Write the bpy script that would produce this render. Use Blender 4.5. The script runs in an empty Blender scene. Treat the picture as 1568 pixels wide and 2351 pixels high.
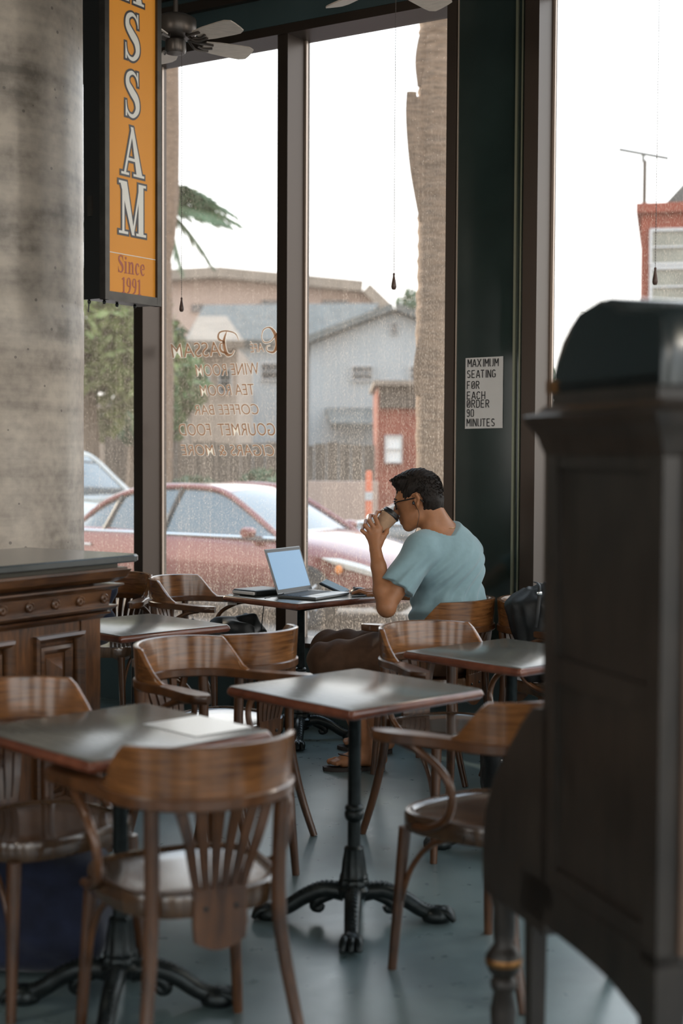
import bpy, bmesh, math, random
import numpy as np
from mathutils import Vector, Matrix

random.seed(7)
rng = np.random.default_rng(7)
PI = math.pi
scene = bpy.context.scene
C = scene.collection

# ------------------------------------------------------------------ camera
CAM_H = 1.48
PITCH = math.radians(2.42)
ROLL = math.radians(0.30)
FPX = 50.0 / 36.0 * 2351.0
cam_data = bpy.data.cameras.new('camera')
cam = bpy.data.objects.new('camera', cam_data)
C.objects.link(cam)
cam_data.sensor_fit = 'VERTICAL'
cam_data.sensor_height = 36.0
cam_data.sensor_width = 24.0
cam_data.lens = 50.0
cam_data.clip_end = 400
cam.rotation_mode = 'XYZ'
cam.matrix_world = (Matrix.Translation((0, 0, CAM_H)) @ Matrix.Rotation(PI / 2 - PITCH, 4, 'X')
                    @ Matrix.Rotation(ROLL, 4, 'Z'))
cam_data.dof.use_dof = True
cam_data.dof.focus_distance = 6.55
cam_data.dof.aperture_fstop = 1.9
scene.camera = cam

# ------------------------------------------------------------------ world, sun, exposure
world = bpy.data.worlds.new('world')
scene.world = world
world.use_nodes = True
wn, wl = world.node_tree.nodes, world.node_tree.links
wn.clear()
w_out = wn.new('ShaderNodeOutputWorld')
w_bg = wn.new('ShaderNodeBackground')
w_tc = wn.new('ShaderNodeTexCoord')
w_sep = wn.new('ShaderNodeSeparateXYZ')
w_ramp = wn.new('ShaderNodeValToRGB')
w_ramp.color_ramp.elements[0].position = 0.0
w_ramp.color_ramp.elements[0].color = (1.0, 0.95, 0.88, 1)
w_ramp.color_ramp.elements[1].position = 0.75
w_ramp.color_ramp.elements[1].color = (0.62, 0.80, 1.0, 1)
wl.new(w_tc.outputs['Generated'], w_sep.inputs[0])
wl.new(w_sep.outputs['Z'], w_ramp.inputs[0])
wl.new(w_ramp.outputs[0], w_bg.inputs['Color'])
w_bg.inputs['Strength'].default_value = 1.75
wl.new(w_bg.outputs[0], w_out.inputs[0])

sun_data = bpy.data.lights.new('sun', 'SUN')
sun_data.energy = 3.2
sun_data.angle = math.radians(2.0)
sun_data.color = (1.0, 0.83, 0.62)
sun = bpy.data.objects.new('sun', sun_data)
C.objects.link(sun)
SUN_DIR = Vector((-0.68, 0.74, 0.42)).normalized()       # towards the sun
sun.rotation_euler = SUN_DIR.to_track_quat('Z', 'Y').to_euler()
sun.location = (-6, 12, 9)

vs = scene.view_settings
vs.view_transform = 'Standard'
vs.look = 'None'
vs.exposure = 0.83
vs.gamma = 1.0
vs.use_curve_mapping = False

# ------------------------------------------------------------------ frames of reference
def P(px, py, d):
    """world point seen at photo pixel (px,py) at depth d (metres along +Y)"""
    u = (px - 784.0) / FPX
    v = -(py - 1175.5) / FPX
    cr, sr = math.cos(ROLL), math.sin(ROLL)
    u, v = u * cr - v * sr, u * sr + v * cr
    cp, sp = math.cos(PITCH), math.sin(PITCH)
    y = cp + v * sp
    z = -sp + v * cp
    k = d / y
    return Vector((u * k, d, CAM_H + z * k))

P0 = Vector((-0.174, 7.9, 0))                       # on the glass line
WD = Vector((0.8423, -0.5391, 0))                   # along the window wall, to the right
ND = Vector((0.5391, 0.8423, 0))                    # outwards
WALL_ANG = math.atan2(WD.y, WD.x)
def W(t, n, z):
    return P0 + WD * t + ND * n + Vector((0, 0, z))

# ------------------------------------------------------------------ materials
MATS = {}
def principled(name):
    m = bpy.data.materials.new(name)
    m.use_nodes = True
    return m, m.node_tree.nodes, m.node_tree.links, m.node_tree.nodes['Principled BSDF']

def mat(name, col, rough=0.5, metal=0.0, spec=0.5, var=0.0, vscale=20.0, bump=0.0, bscale=60.0, coat=0.0,
        emit=None, estr=0.0, stretch=(1, 1, 1), sheen=0.0, trans=0.0):
    if name in MATS: return MATS[name]
    m, n, l, b = principled(name)
    b.inputs['Roughness'].default_value = rough
    b.inputs['Metallic'].default_value = metal
    b.inputs['Specular IOR Level'].default_value = spec
    b.inputs['Coat Weight'].default_value = coat
    b.inputs['Coat Roughness'].default_value = 0.12
    b.inputs['Sheen Weight'].default_value = sheen
    b.inputs['Transmission Weight'].default_value = trans
    b.inputs['Base Color'].default_value = (*col, 1)
    if emit:
        b.inputs['Emission Color'].default_value = (*emit, 1)
        b.inputs['Emission Strength'].default_value = estr
    if var > 0 or bump > 0:
        tc = n.new('ShaderNodeTexCoord'); mp = n.new('ShaderNodeMapping')
        mp.inputs['Scale'].default_value = stretch
        l.new(tc.outputs['Object'], mp.inputs[0])
    if var > 0:
        nz = n.new('ShaderNodeTexNoise'); nz.inputs['Scale'].default_value = vscale
        nz.inputs['Detail'].default_value = 6
        cr = n.new('ShaderNodeValToRGB')
        cr.color_ramp.elements[0].position = 0.3; cr.color_ramp.elements[1].position = 0.7
        cr.color_ramp.elements[0].color = (*[max(0, c * (1 - var)) for c in col], 1)
        cr.color_ramp.elements[1].color = (*[min(1, c * (1 + var)) for c in col], 1)
        l.new(mp.outputs[0], nz.inputs['Vector']); l.new(nz.outputs['Fac'], cr.inputs[0])
        l.new(cr.outputs[0], b.inputs['Base Color'])
    if bump > 0:
        nb = n.new('ShaderNodeTexNoise'); nb.inputs['Scale'].default_value = bscale
        nb.inputs['Detail'].default_value = 5
        bp = n.new('ShaderNodeBump'); bp.inputs['Strength'].default_value = bump
        bp.inputs['Distance'].default_value = 0.004
        l.new(mp.outputs[0], nb.inputs['Vector']); l.new(nb.outputs['Fac'], bp.inputs['Height'])
        l.new(bp.outputs[0], b.inputs['Normal'])
    MATS[name] = m
    return m

def wood(name, dark, light, scale=(3, 3, 40), rough=0.3, coat=0.4, gscale=2.2):
    """grain runs along the axis with the small scale"""
    if name in MATS: return MATS[name]
    m, n, l, b = principled(name)
    tc = n.new('ShaderNodeTexCoord'); mp = n.new('ShaderNodeMapping')
    mp.inputs['Scale'].default_value = scale
    l.new(tc.outputs['Object'], mp.inputs[0])
    nz = n.new('ShaderNodeTexNoise'); nz.inputs['Scale'].default_value = gscale
    nz.inputs['Detail'].default_value = 8; nz.inputs['Distortion'].default_value = 1.2
    l.new(mp.outputs[0], nz.inputs['Vector'])
    n2 = n.new('ShaderNodeTexNoise'); n2.inputs['Scale'].default_value = 5; n2.inputs['Detail'].default_value = 3
    l.new(tc.outputs['Object'], n2.inputs['Vector'])
    oi = n.new('ShaderNodeObjectInfo')
    mx = n.new('ShaderNodeMath'); mx.operation = 'MULTIPLY_ADD'
    mx.inputs[1].default_value = 0.55
    l.new(n2.outputs['Fac'], mx.inputs[0]); 
    ml = n.new('ShaderNodeMath'); ml.operation = 'MULTIPLY'; ml.inputs[1].default_value = 0.55
    l.new(nz.outputs['Fac'], ml.inputs[0]); l.new(ml.outputs[0], mx.inputs[2])
    cr = n.new('ShaderNodeValToRGB')
    cr.color_ramp.elements[0].position = 0.38; cr.color_ramp.elements[1].position = 0.72
    cr.color_ramp.elements[0].color = (*dark, 1); cr.color_ramp.elements[1].color = (*light, 1)
    l.new(mx.outputs[0], cr.inputs[0])
    l.new(cr.outputs[0], b.inputs['Base Color'])
    b.inputs['Roughness'].default_value = rough
    b.inputs['Coat Weight'].default_value = coat
    b.inputs['Coat Roughness'].default_value = 0.16
    bp = n.new('ShaderNodeBump'); bp.inputs['Strength'].default_value = 0.08; bp.inputs['Distance'].default_value = 0.002
    l.new(nz.outputs['Fac'], bp.inputs['Height']); l.new(bp.outputs[0], b.inputs['Normal'])
    MATS[name] = m
    return m

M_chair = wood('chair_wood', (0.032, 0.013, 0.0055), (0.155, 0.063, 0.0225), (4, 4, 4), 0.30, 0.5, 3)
M_chair_shade = wood('chair_wood_upright_shaded', (0.026, 0.0105, 0.0045), (0.125, 0.051, 0.0185), (26, 26, 2.5), 0.32, 0.4)  # same stain as the rails, darkened: shade on legs and slats painted in
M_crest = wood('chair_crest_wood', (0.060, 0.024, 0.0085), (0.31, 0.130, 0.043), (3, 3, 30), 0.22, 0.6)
M_seat = wood('chair_seat_wood', (0.030, 0.017, 0.010), (0.105, 0.058, 0.030), (30, 3, 3), 0.16, 0.8)
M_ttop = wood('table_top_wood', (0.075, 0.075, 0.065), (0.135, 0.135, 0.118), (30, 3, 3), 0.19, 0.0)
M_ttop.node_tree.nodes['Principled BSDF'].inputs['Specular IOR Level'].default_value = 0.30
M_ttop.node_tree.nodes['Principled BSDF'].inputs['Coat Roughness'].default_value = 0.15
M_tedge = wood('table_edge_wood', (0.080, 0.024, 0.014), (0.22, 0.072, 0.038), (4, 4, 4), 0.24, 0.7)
M_iron = mat('cast_iron', (0.020, 0.026, 0.027), 0.32, 0.6, 0.5, var=0.4, vscale=30, bump=0.25, bscale=60)
M_bar = wood('bar_wood', (0.034, 0.0145, 0.0065), (0.19, 0.080, 0.030), (20, 20, 2.5), 0.34, 0.35)
M_bar_h = wood('bar_moulding_wood', (0.034, 0.0145, 0.0065), (0.16, 0.070, 0.027), (3, 3, 24), 0.32, 0.4)
M_bartop = mat('bar_top_slab', (0.030, 0.036, 0.034), 0.22, 0, 0.5, var=0.25, vscale=8, coat=0.4)
M_frame = mat('bronze_aluminium', (0.060, 0.043, 0.033), 0.38, 0.6, 0.5, bump=0.02, bscale=20, stretch=(60, 60, 1))
M_wall = mat('dark_teal_paint', (0.042, 0.068, 0.071), 0.45, 0, 0.5, var=0.15, vscale=2, bump=0.03, bscale=120)
M_panel = mat('dark_green_gloss_panel', (0.018, 0.030, 0.027), 0.10, 0, 0.5, var=0.2, vscale=3)
M_strip = mat('olive_trim_metal', (0.20, 0.21, 0.15), 0.35, 0.6)
M_seal = mat('pale_glazing_bead', (0.50, 0.40, 0.33), 0.35, 0.5)
M_ceil = mat('ceiling_paint', (0.16, 0.17, 0.165), 0.7, 0, 0.4, var=0.1, vscale=2)
M_plaster = mat('plaster_wall', (0.30, 0.27, 0.24), 0.8, 0, 0.3, var=0.1, vscale=1.5)
M_black = mat('black_plastic', (0.012, 0.013, 0.014), 0.35)
M_blackmetal = mat('black_painted_metal', (0.016, 0.017, 0.017), 0.30, 0.3, 0.5)
M_signframe = mat('sign_frame_metal', (0.055, 0.050, 0.044), 0.34, 0.7, 0.5, var=0.2, vscale=15)
M_white = mat('white_paint', (0.78, 0.78, 0.76), 0.5)
M_chrome = mat('chrome', (0.55, 0.56, 0.56), 0.18, 1.0)
M_navy = mat('navy_cloth', (0.012, 0.017, 0.040), 0.85, 0, 0.3, var=0.4, vscale=14, bump=0.4, bscale=40, sheen=0.3)
M_blackcloth = mat('black_nylon', (0.011, 0.013, 0.014), 0.55, 0, 0.5, var=0.4, vscale=18, bump=0.5, bscale=30)
M_paper = mat('paper', (0.62, 0.60, 0.58), 0.75, 0, 0.3, var=0.05, vscale=4)
M_ink = mat('black_ink', (0.018, 0.018, 0.020), 0.6)
M_cab = wood('antique_dark_wood', (0.012, 0.010, 0.008), (0.036, 0.028, 0.022), (12, 12, 2), 0.45, 0.1)
M_cabbrown = wood('antique_brown_wood', (0.045, 0.026, 0.016), (0.12, 0.070, 0.045), (12, 12, 1.5), 0.35, 0.4)
M_hood = mat('dark_green_enamel', (0.018, 0.027, 0.029), 0.22, 0.2, 0.5, coat=0.5)
M_brass = mat('aged_brass', (0.32, 0.16, 0.06), 0.35, 0.9)

def concrete_column():
    m, n, l, b = principled('board_marked_concrete')
    tc = n.new('ShaderNodeTexCoord')
    mp = n.new('ShaderNodeMapping'); mp.inputs['Scale'].default_value = (1, 1, 1)
    l.new(tc.outputs['Object'], mp.inputs[0])
    n1 = n.new('ShaderNodeTexNoise'); n1.inputs['Scale'].default_value = 3.5; n1.inputs['Detail'].default_value = 8
    n2 = n.new('ShaderNodeTexNoise'); n2.inputs['Scale'].default_value = 26; n2.inputs['Detail'].default_value = 5
    mpb = n.new('ShaderNodeMapping'); mpb.inputs['Scale'].default_value = (0.6, 0.6, 7.0)
    l.new(tc.outputs['Object'], mpb.inputs[0])
    n3 = n.new('ShaderNodeTexNoise'); n3.inputs['Scale'].default_value = 2.0; n3.inputs['Detail'].default_value = 3
    for q, s in ((n1, mp), (n2, mp), (n3, mpb)): l.new(s.outputs[0], q.inputs['Vector'])
    a1 = n.new('ShaderNodeMath'); a1.operation = 'MULTIPLY_ADD'; a1.inputs[1].default_value = 0.45
    a2 = n.new('ShaderNodeMath'); a2.operation = 'MULTIPLY_ADD'; a2.inputs[1].default_value = 0.40
    a3 = n.new('ShaderNodeMath'); a3.operation = 'MULTIPLY'; a3.inputs[1].default_value = 0.25
    l.new(n2.outputs['Fac'], a3.inputs[0]); l.new(n3.outputs['Fac'], a2.inputs[0]); l.new(a3.outputs[0], a2.inputs[2])
    l.new(n1.outputs['Fac'], a1.inputs[0]); l.new(a2.outputs[0], a1.inputs[2])
    cr = n.new('ShaderNodeValToRGB')
    cr.color_ramp.elements[0].position = 0.40; cr.color_ramp.elements[1].position = 0.68
    cr.color_ramp.elements[0].color = (0.17, 0.145, 0.12, 1); cr.color_ramp.elements[1].color = (0.55, 0.48, 0.40, 1)
    e = cr.color_ramp.elements.new(0.53); e.color = (0.37, 0.32, 0.27, 1)
    l.new(a1.outputs[0], cr.inputs[0])
    vo = n.new('ShaderNodeTexVoronoi'); vo.inputs['Scale'].default_value = 13
    l.new(tc.outputs['Object'], vo.inputs['Vector'])
    lt = n.new('ShaderNodeMath'); lt.operation = 'LESS_THAN'; lt.inputs[1].default_value = 0.09
    l.new(vo.outputs['Distance'], lt.inputs[0])
    mx = n.new('ShaderNodeMixRGB'); mx.inputs['Color2'].default_value = (0.07, 0.06, 0.055, 1)
    mf = n.new('ShaderNodeMath'); mf.operation = 'MULTIPLY'; mf.inputs[1].default_value = 0.6
    l.new(lt.outputs[0], mf.inputs[0]); l.new(mf.outputs[0], mx.inputs['Fac']); l.new(cr.outputs[0], mx.inputs['Color1'])
    l.new(mx.outputs[0], b.inputs['Base Color'])
    b.inputs['Roughness'].default_value = 0.38
    b.inputs['Specular IOR Level'].default_value = 0.6
    bp = n.new('ShaderNodeBump'); bp.inputs['Strength'].default_value = 0.25; bp.inputs['Distance'].default_value = 0.008
    l.new(a1.outputs[0], bp.inputs['Height']); l.new(bp.outputs[0], b.inputs['Normal'])
    return m
M_concrete = concrete_column()

def floor_mat():
    m, n, l, b = principled('polished_concrete_floor')
    tc = n.new('ShaderNodeTexCoord')
    n1 = n.new('ShaderNodeTexNoise'); n1.inputs['Scale'].default_value = 1.6; n1.inputs['Detail'].default_value = 8
    n2 = n.new('ShaderNodeTexNoise'); n2.inputs['Scale'].default_value = 14; n2.inputs['Detail'].default_value = 6
    vo = n.new('ShaderNodeTexVoronoi'); vo.inputs['Scale'].default_value = 3.2
    for q in (n1, n2, vo): l.new(tc.outputs['Object'], q.inputs['Vector'])
    ad = n.new('ShaderNodeMath'); ad.operation = 'MULTIPLY_ADD'; ad.inputs[1].default_value = 0.14
    ml = n.new('ShaderNodeMath'); ml.operation = 'MULTIPLY'; ml.inputs[1].default_value = 0.86
    l.new(n1.outputs['Fac'], ml.inputs[0]); l.new(n2.outputs['Fac'], ad.inputs[0]); l.new(ml.outputs[0], ad.inputs[2])
    cr = n.new('ShaderNodeValToRGB')
    cr.color_ramp.elements[0].position = 0.35; cr.color_ramp.elements[1].position = 0.68
    cr.color_ramp.elements[0].color = (0.085, 0.125, 0.130, 1); cr.color_ramp.elements[1].color = (0.21, 0.285, 0.295, 1)
    l.new(ad.outputs[0], cr.inputs[0])
    lt = n.new('ShaderNodeMath'); lt.operation = 'LESS_THAN'; lt.inputs[1].default_value = 0.028
    l.new(vo.outputs['Distance'], lt.inputs[0])
    mx = n.new('ShaderNodeMixRGB'); mx.inputs['Color2'].default_value = (0.035, 0.03, 0.03, 1)
    l.new(lt.outputs[0], mx.inputs['Fac']); l.new(cr.outputs[0], mx.inputs['Color1'])
    l.new(mx.outputs[0], b.inputs['Base Color'])
    rr = n.new('ShaderNodeMapRange'); rr.inputs['To Min'].default_value = 0.24; rr.inputs['To Max'].default_value = 0.34
    b.inputs['Specular IOR Level'].default_value = 0.9
    l.new(n2.outputs['Fac'], rr.inputs['Value']); l.new(rr.outputs[0], b.inputs['Roughness'])
    bp = n.new('ShaderNodeBump'); bp.inputs['Strength'].default_value = 0.03; bp.inputs['Distance'].default_value = 0.004
    l.new(n2.outputs['Fac'], bp.inputs['Height']); l.new(bp.outputs[0], b.inputs['Normal'])
    return m
M_floor = floor_mat()

def glass_mat(name, dust, speck):
    """clear pane with a film of dust, rain streaks and specks"""
    m, n, l, b = principled(name)
    n.remove(b)
    out = n['Material Output']
    tr = n.new('ShaderNodeBsdfTransparent'); tr.inputs[0].default_value = (0.97, 0.98, 0.975, 1)
    gl = n.new('ShaderNodeBsdfGlossy'); gl.inputs['Roughness'].default_value = 0.02
    fr = n.new('ShaderNodeFresnel'); fr.inputs['IOR'].default_value = 1.35
    m1 = n.new('ShaderNodeMixShader')
    l.new(fr.outputs[0], m1.inputs[0]); l.new(tr.outputs[0], m1.inputs[1]); l.new(gl.outputs[0], m1.inputs[2])
    tl = n.new('ShaderNodeBsdfTranslucent'); tl.inputs[0].default_value = (0.86, 0.70, 0.55, 1)
    df = n.new('ShaderNodeBsdfDiffuse'); df.inputs[0].default_value = (0.7, 0.64, 0.56, 1)
    m2 = n.new('ShaderNodeMixShader'); m2.inputs[0].default_value = 0.25
    l.new(tl.outputs[0], m2.inputs[1]); l.new(df.outputs[0], m2.inputs[2])
    tc = n.new('ShaderNodeTexCoord')
    mp = n.new('ShaderNodeMapping'); mp.inputs['Scale'].default_value = (50, 50, 1.1)
    mq = n.new('ShaderNodeMapping'); mq.inputs['Scale'].default_value = (1, 1, 0.45)
    l.new(tc.outputs['Object'], mp.inputs[0]); l.new(tc.outputs['Object'], mq.inputs[0])
    ns = n.new('ShaderNodeTexNoise'); ns.inputs['Scale'].default_value = 1.0; ns.inputs['Detail'].default_value = 8
    nf = n.new('ShaderNodeTexNoise'); nf.inputs['Scale'].default_value = 190; nf.inputs['Detail'].default_value = 2
    nb = n.new('ShaderNodeTexNoise'); nb.inputs['Scale'].default_value = 2.0; nb.inputs['Detail'].default_value = 3
    vo = n.new('ShaderNodeTexVoronoi'); vo.inputs['Scale'].default_value = 80
    l.new(mp.outputs[0], ns.inputs['Vector'])
    for q in (nf, nb, vo): l.new(mq.outputs[0], q.inputs['Vector'])
    # more dust low on the pane
    sp = n.new('ShaderNodeSeparateXYZ'); l.new(tc.outputs['Object'], sp.inputs[0])
    hz = n.new('ShaderNodeMapRange'); hz.inputs['From Min'].default_value = 0.4; hz.inputs['From Max'].default_value = 3.6
    hz.inputs['To Min'].default_value = 1.7; hz.inputs['To Max'].default_value = 0.25
    l.new(sp.outputs['Z'], hz.inputs['Value'])
    r1 = n.new('ShaderNodeMapRange'); r1.inputs['From Min'].default_value = 0.40; r1.inputs['From Max'].default_value = 0.75
    r1.inputs['To Min'].default_value = 0.72; r1.inputs['To Max'].default_value = 1.32
    l.new(ns.outputs['Fac'], r1.inputs['Value'])
    r2 = n.new('ShaderNodeMapRange'); r2.inputs['From Min'].default_value = 0.45; r2.inputs['From Max'].default_value = 0.70
    r2.inputs['To Min'].default_value = 0.5; r2.inputs['To Max'].default_value = 1.9
    l.new(nf.outputs['Fac'], r2.inputs['Value'])
    p1 = n.new('ShaderNodeMath'); p1.operation = 'MULTIPLY'
    l.new(r1.outputs[0], p1.inputs[0]); l.new(r2.outputs[0], p1.inputs[1])
    p2 = n.new('ShaderNodeMath'); p2.operation = 'MULTIPLY'
    l.new(p1.outputs[0], p2.inputs[0]); l.new(hz.outputs[0], p2.inputs[1])
    p3 = n.new('ShaderNodeMath'); p3.operation = 'MULTIPLY'; p3.inputs[1].default_value = dust
    l.new(p2.outputs[0], p3.inputs[0])
    lt = n.new('ShaderNodeMath'); lt.operation = 'LESS_THAN'; lt.inputs[1].default_value = speck
    l.new(vo.outputs['Distance'], lt.inputs[0])
    l2 = n.new('ShaderNodeMath'); l2.operation = 'MULTIPLY'; l2.inputs[1].default_value = 0.5
    l.new(lt.outputs[0], l2.inputs[0])
    ad = n.new('ShaderNodeMath'); ad.operation = 'ADD'; ad.use_clamp = True
    l.new(p3.outputs[0], ad.inputs[0]); l.new(l2.outputs[0], ad.inputs[1])
    m3 = n.new('ShaderNodeMixShader')
    l.new(ad.outputs[0], m3.inputs[0]); l.new(m1.outputs[0], m3.inputs[1]); l.new(m2.outputs[0], m3.inputs[2])
    l.new(m3.outputs[0], out.inputs['Surface'])
    return m
M_glass = glass_mat('dusty_window_glass', 0.13, 0.085)
M_glass_clean = glass_mat('window_glass', 0.03, 0.02)

# ------------------------------------------------------------------ mesh builder
class MB:
    def __init__(s): s.v = []; s.f = []
    def add(s, vs_, fs):
        o = len(s.v)
        s.v += [tuple(x) for x in vs_]
        s.f += [tuple(i + o for i in f) for f in fs]
        return s
    def box(s, cx, cy, cz, sx, sy, sz, M=None):
        vs_ = [Vector((cx + a * sx / 2, cy + b * sy / 2, cz + c * sz / 2)) for a in (-1, 1) for b in (-1, 1) for c in (-1, 1)]
        if M is not None: vs_ = [M @ x for x in vs_]
        return s.add(vs_, [(0, 1, 3, 2), (4, 6, 7, 5), (0, 4, 5, 1), (2, 3, 7, 6), (0, 2, 6, 4), (1, 5, 7, 3)])
    def bbox(s, cx, cy, cz, sx, sy, sz, bev=0.005, M=None, seg=2):
        bm = bmesh.new(); bmesh.ops.create_cube(bm, size=1)
        for v in bm.verts: v.co = Vector((v.co.x * sx, v.co.y * sy, v.co.z * sz))
        bmesh.ops.bevel(bm, geom=list(bm.edges), offset=bev, segments=seg, profile=0.5, affect='EDGES')
        bm.verts.index_update()
        vs_ = [v.co + Vector((cx, cy, cz)) for v in bm.verts]
        if M is not None: vs_ = [M @ x for x in vs_]
        s.add(vs_, [[v.index for v in f.verts] for f in bm.faces]); bm.free()
        return s
    def wbox(s, t0, t1, n0, n1, z0, z1):
        """box in the window-wall frame"""
        q = [W(t, n, z) for t in (t0, t1) for n in (n0, n1) for z in (z0, z1)]
        return s.add(q, [(0, 1, 3, 2), (4, 6, 7, 5), (0, 4, 5, 1), (2, 3, 7, 6), (0, 2, 6, 4), (1, 5, 7, 3)])
    def tube(s, path, rad, seg=10, caps=True, flat=1.0, upv=None):
        path = [Vector(p) for p in path]
        n = len(path)
        if not hasattr(rad, '__len__'): rad = [rad] * n
        prev = None; rings = []
        for i, p in enumerate(path):
            t = (path[min(i + 1, n - 1)] - path[max(i - 1, 0)]).normalized()
            if prev is None:
                a = Vector(upv) if upv else (Vector((0, 0, 1)) if abs(t.z) < 0.9 else Vector((0, 1, 0)))
                u = t.cross(a).normalized()
            else:
                u = (prev - t * prev.dot(t)).normalized()
            prev = u
            w = t.cross(u)
            rings.append([p + (u * math.cos(2 * PI * k / seg) + w * (math.sin(2 * PI * k / seg) * flat)) * rad[i] for k in range(seg)])
        vs_ = [q for r in rings for q in r]
        fs = [(i * seg + k, i * seg + (k + 1) % seg, (i + 1) * seg + (k + 1) % seg, (i + 1) * seg + k)
              for i in range(n - 1) for k in range(seg)]
        if caps:
            fs.append(tuple(range(seg))[::-1]); fs.append(tuple((n - 1) * seg + k for k in range(seg)))
        return s.add(vs_, fs)
    def lathe(s, prof, seg=20, c=(0, 0, 0), M=None, flute=None):
        """prof: list of (r, z)"""
        vs_ = []
        for i, (r, z) in enumerate(prof):
            for k in range(seg):
                rr = r * (1 + (flute(k, seg, i) if flute else 0))
                a = 2 * PI * k / seg
                vs_.append(Vector((c[0] + rr * math.cos(a), c[1] + rr * math.sin(a), c[2] + z)))
        if M is not None: vs_ = [M @ x for x in vs_]
        n = len(prof)
        fs = [(i * seg + k, i * seg + (k + 1) % seg, (i + 1) * seg + (k + 1) % seg, (i + 1) * seg + k)
              for i in range(n - 1) for k in range(seg)]
        fs.append(tuple(range(seg))[::-1]); fs.append(tuple((n - 1) * seg + k for k in range(seg)))
        return s.add(vs_, fs)
    def prism(s, poly, fn, d0, d1):
        """poly: 2D list; fn(a,b,d)->Vector; extruded from d0 to d1"""
        n = len(poly)
        vs_ = [fn(a, b, d0) for a, b in poly] + [fn(a, b, d1) for a, b in poly]
        fs = [tuple(range(n))[::-1], tuple(range(n, 2 * n))] + [(i, (i + 1) % n, n + (i + 1) % n, n + i) for i in range(n)]
        return s.add(vs_, fs)
    def loft(s, rings, caps=True):
        m = len(rings[0]); n = len(rings)
        vs_ = [q for r in rings for q in r]
        fs = [(i * m + k, i * m + (k + 1) % m, (i + 1) * m + (k + 1) % m, (i + 1) * m + k) for i in range(n - 1) for k in range(m)]
        if caps:
            fs.append(tuple(range(m))[::-1]); fs.append(tuple((n - 1) * m + k for k in range(m)))
        return s.add(vs_, fs)
    def mesh(s, name, off=None, smooth=None):
        me = bpy.data.meshes.new(name)
        vv = s.v if off is None else [(x[0] - off[0], x[1] - off[1], x[2] - off[2]) for x in s.v]
        me.from_pydata(vv, [], s.f)
        bm = bmesh.new(); bm.from_mesh(me)
        bmesh.ops.recalc_face_normals(bm, faces=bm.faces)
        bm.to_mesh(me); bm.free()
        if smooth:
            me.shade_smooth(); me.set_sharp_from_angle(angle=math.radians(smooth))
        return me

def link(o, parent=None):
    C.objects.link(o)
    if parent is not None: o.parent = parent
    return o

def base_of(parent):
    return parent.location if parent is not None else Vector((0, 0, 0))

def wl_of(parent):
    """world offset of a parent chain (unrotated)"""
    v = Vector((0, 0, 0))
    while parent is not None:
        v = v + parent.location; parent = parent.parent
    return v

def obj(name, mb, m, parent=None, smooth=40, world=True, origin=None):
    """world=True: builder holds world coordinates (parents unrotated)"""
    if world:
        off = wl_of(parent) if parent is not None else Vector(origin) if origin is not None else None
        if parent is None and off is None:
            xs = np.array(mb.v); lo, hi = xs.min(0), xs.max(0)
            off = Vector(((lo[0] + hi[0]) / 2, (lo[1] + hi[1]) / 2, lo[2]))
        me = mb.mesh(name, off, smooth)
        o = bpy.data.objects.new(name, me)
        if parent is None: o.location = off
    else:
        me = mb.mesh(name, None, smooth)
        o = bpy.data.objects.new(name, me)
    me.materials.append(m)
    return link(o, parent)

def tag(o, label, cat, group=None):
    o['label'] = label; o['category'] = cat
    if group: o['group'] = group
    return o

def thing(name, loc, label, cat, rz=0, group=None):
    o = bpy.data.objects.new(name, None)
    o.empty_display_size = 0.1
    o.location = loc; o.rotation_euler = (0, 0, rz)
    link(o)
    return tag(o, label, cat, group)

def struct(o, label=None):
    o['kind'] = 'structure'
    if label: o['label'] = label
    return o

def copy_tree(o, parent=None):
    c = o.copy(); C.objects.link(c); c.parent = parent
    for ch in list(o.children): copy_tree(ch, c)
    return c

def spline(pts, n=8):
    """Catmull-Rom through points"""
    pts = [Vector(p) for p in pts]
    out = []
    for i in range(len(pts) - 1):
        p0 = pts[max(i - 1, 0)]; p1 = pts[i]; p2 = pts[i + 1]; p3 = pts[min(i + 2, len(pts) - 1)]
        for k in range(n):
            t = k / n
            out.append(0.5 * ((2 * p1) + (p2 - p0) * t + (2 * p0 - 5 * p1 + 4 * p2 - p3) * t * t + (3 * p1 - p0 - 3 * p2 + p3) * t ** 3))
    out.append(pts[-1])
    return out

def lerp(a, b, t): return a + (b - a) * t

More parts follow.
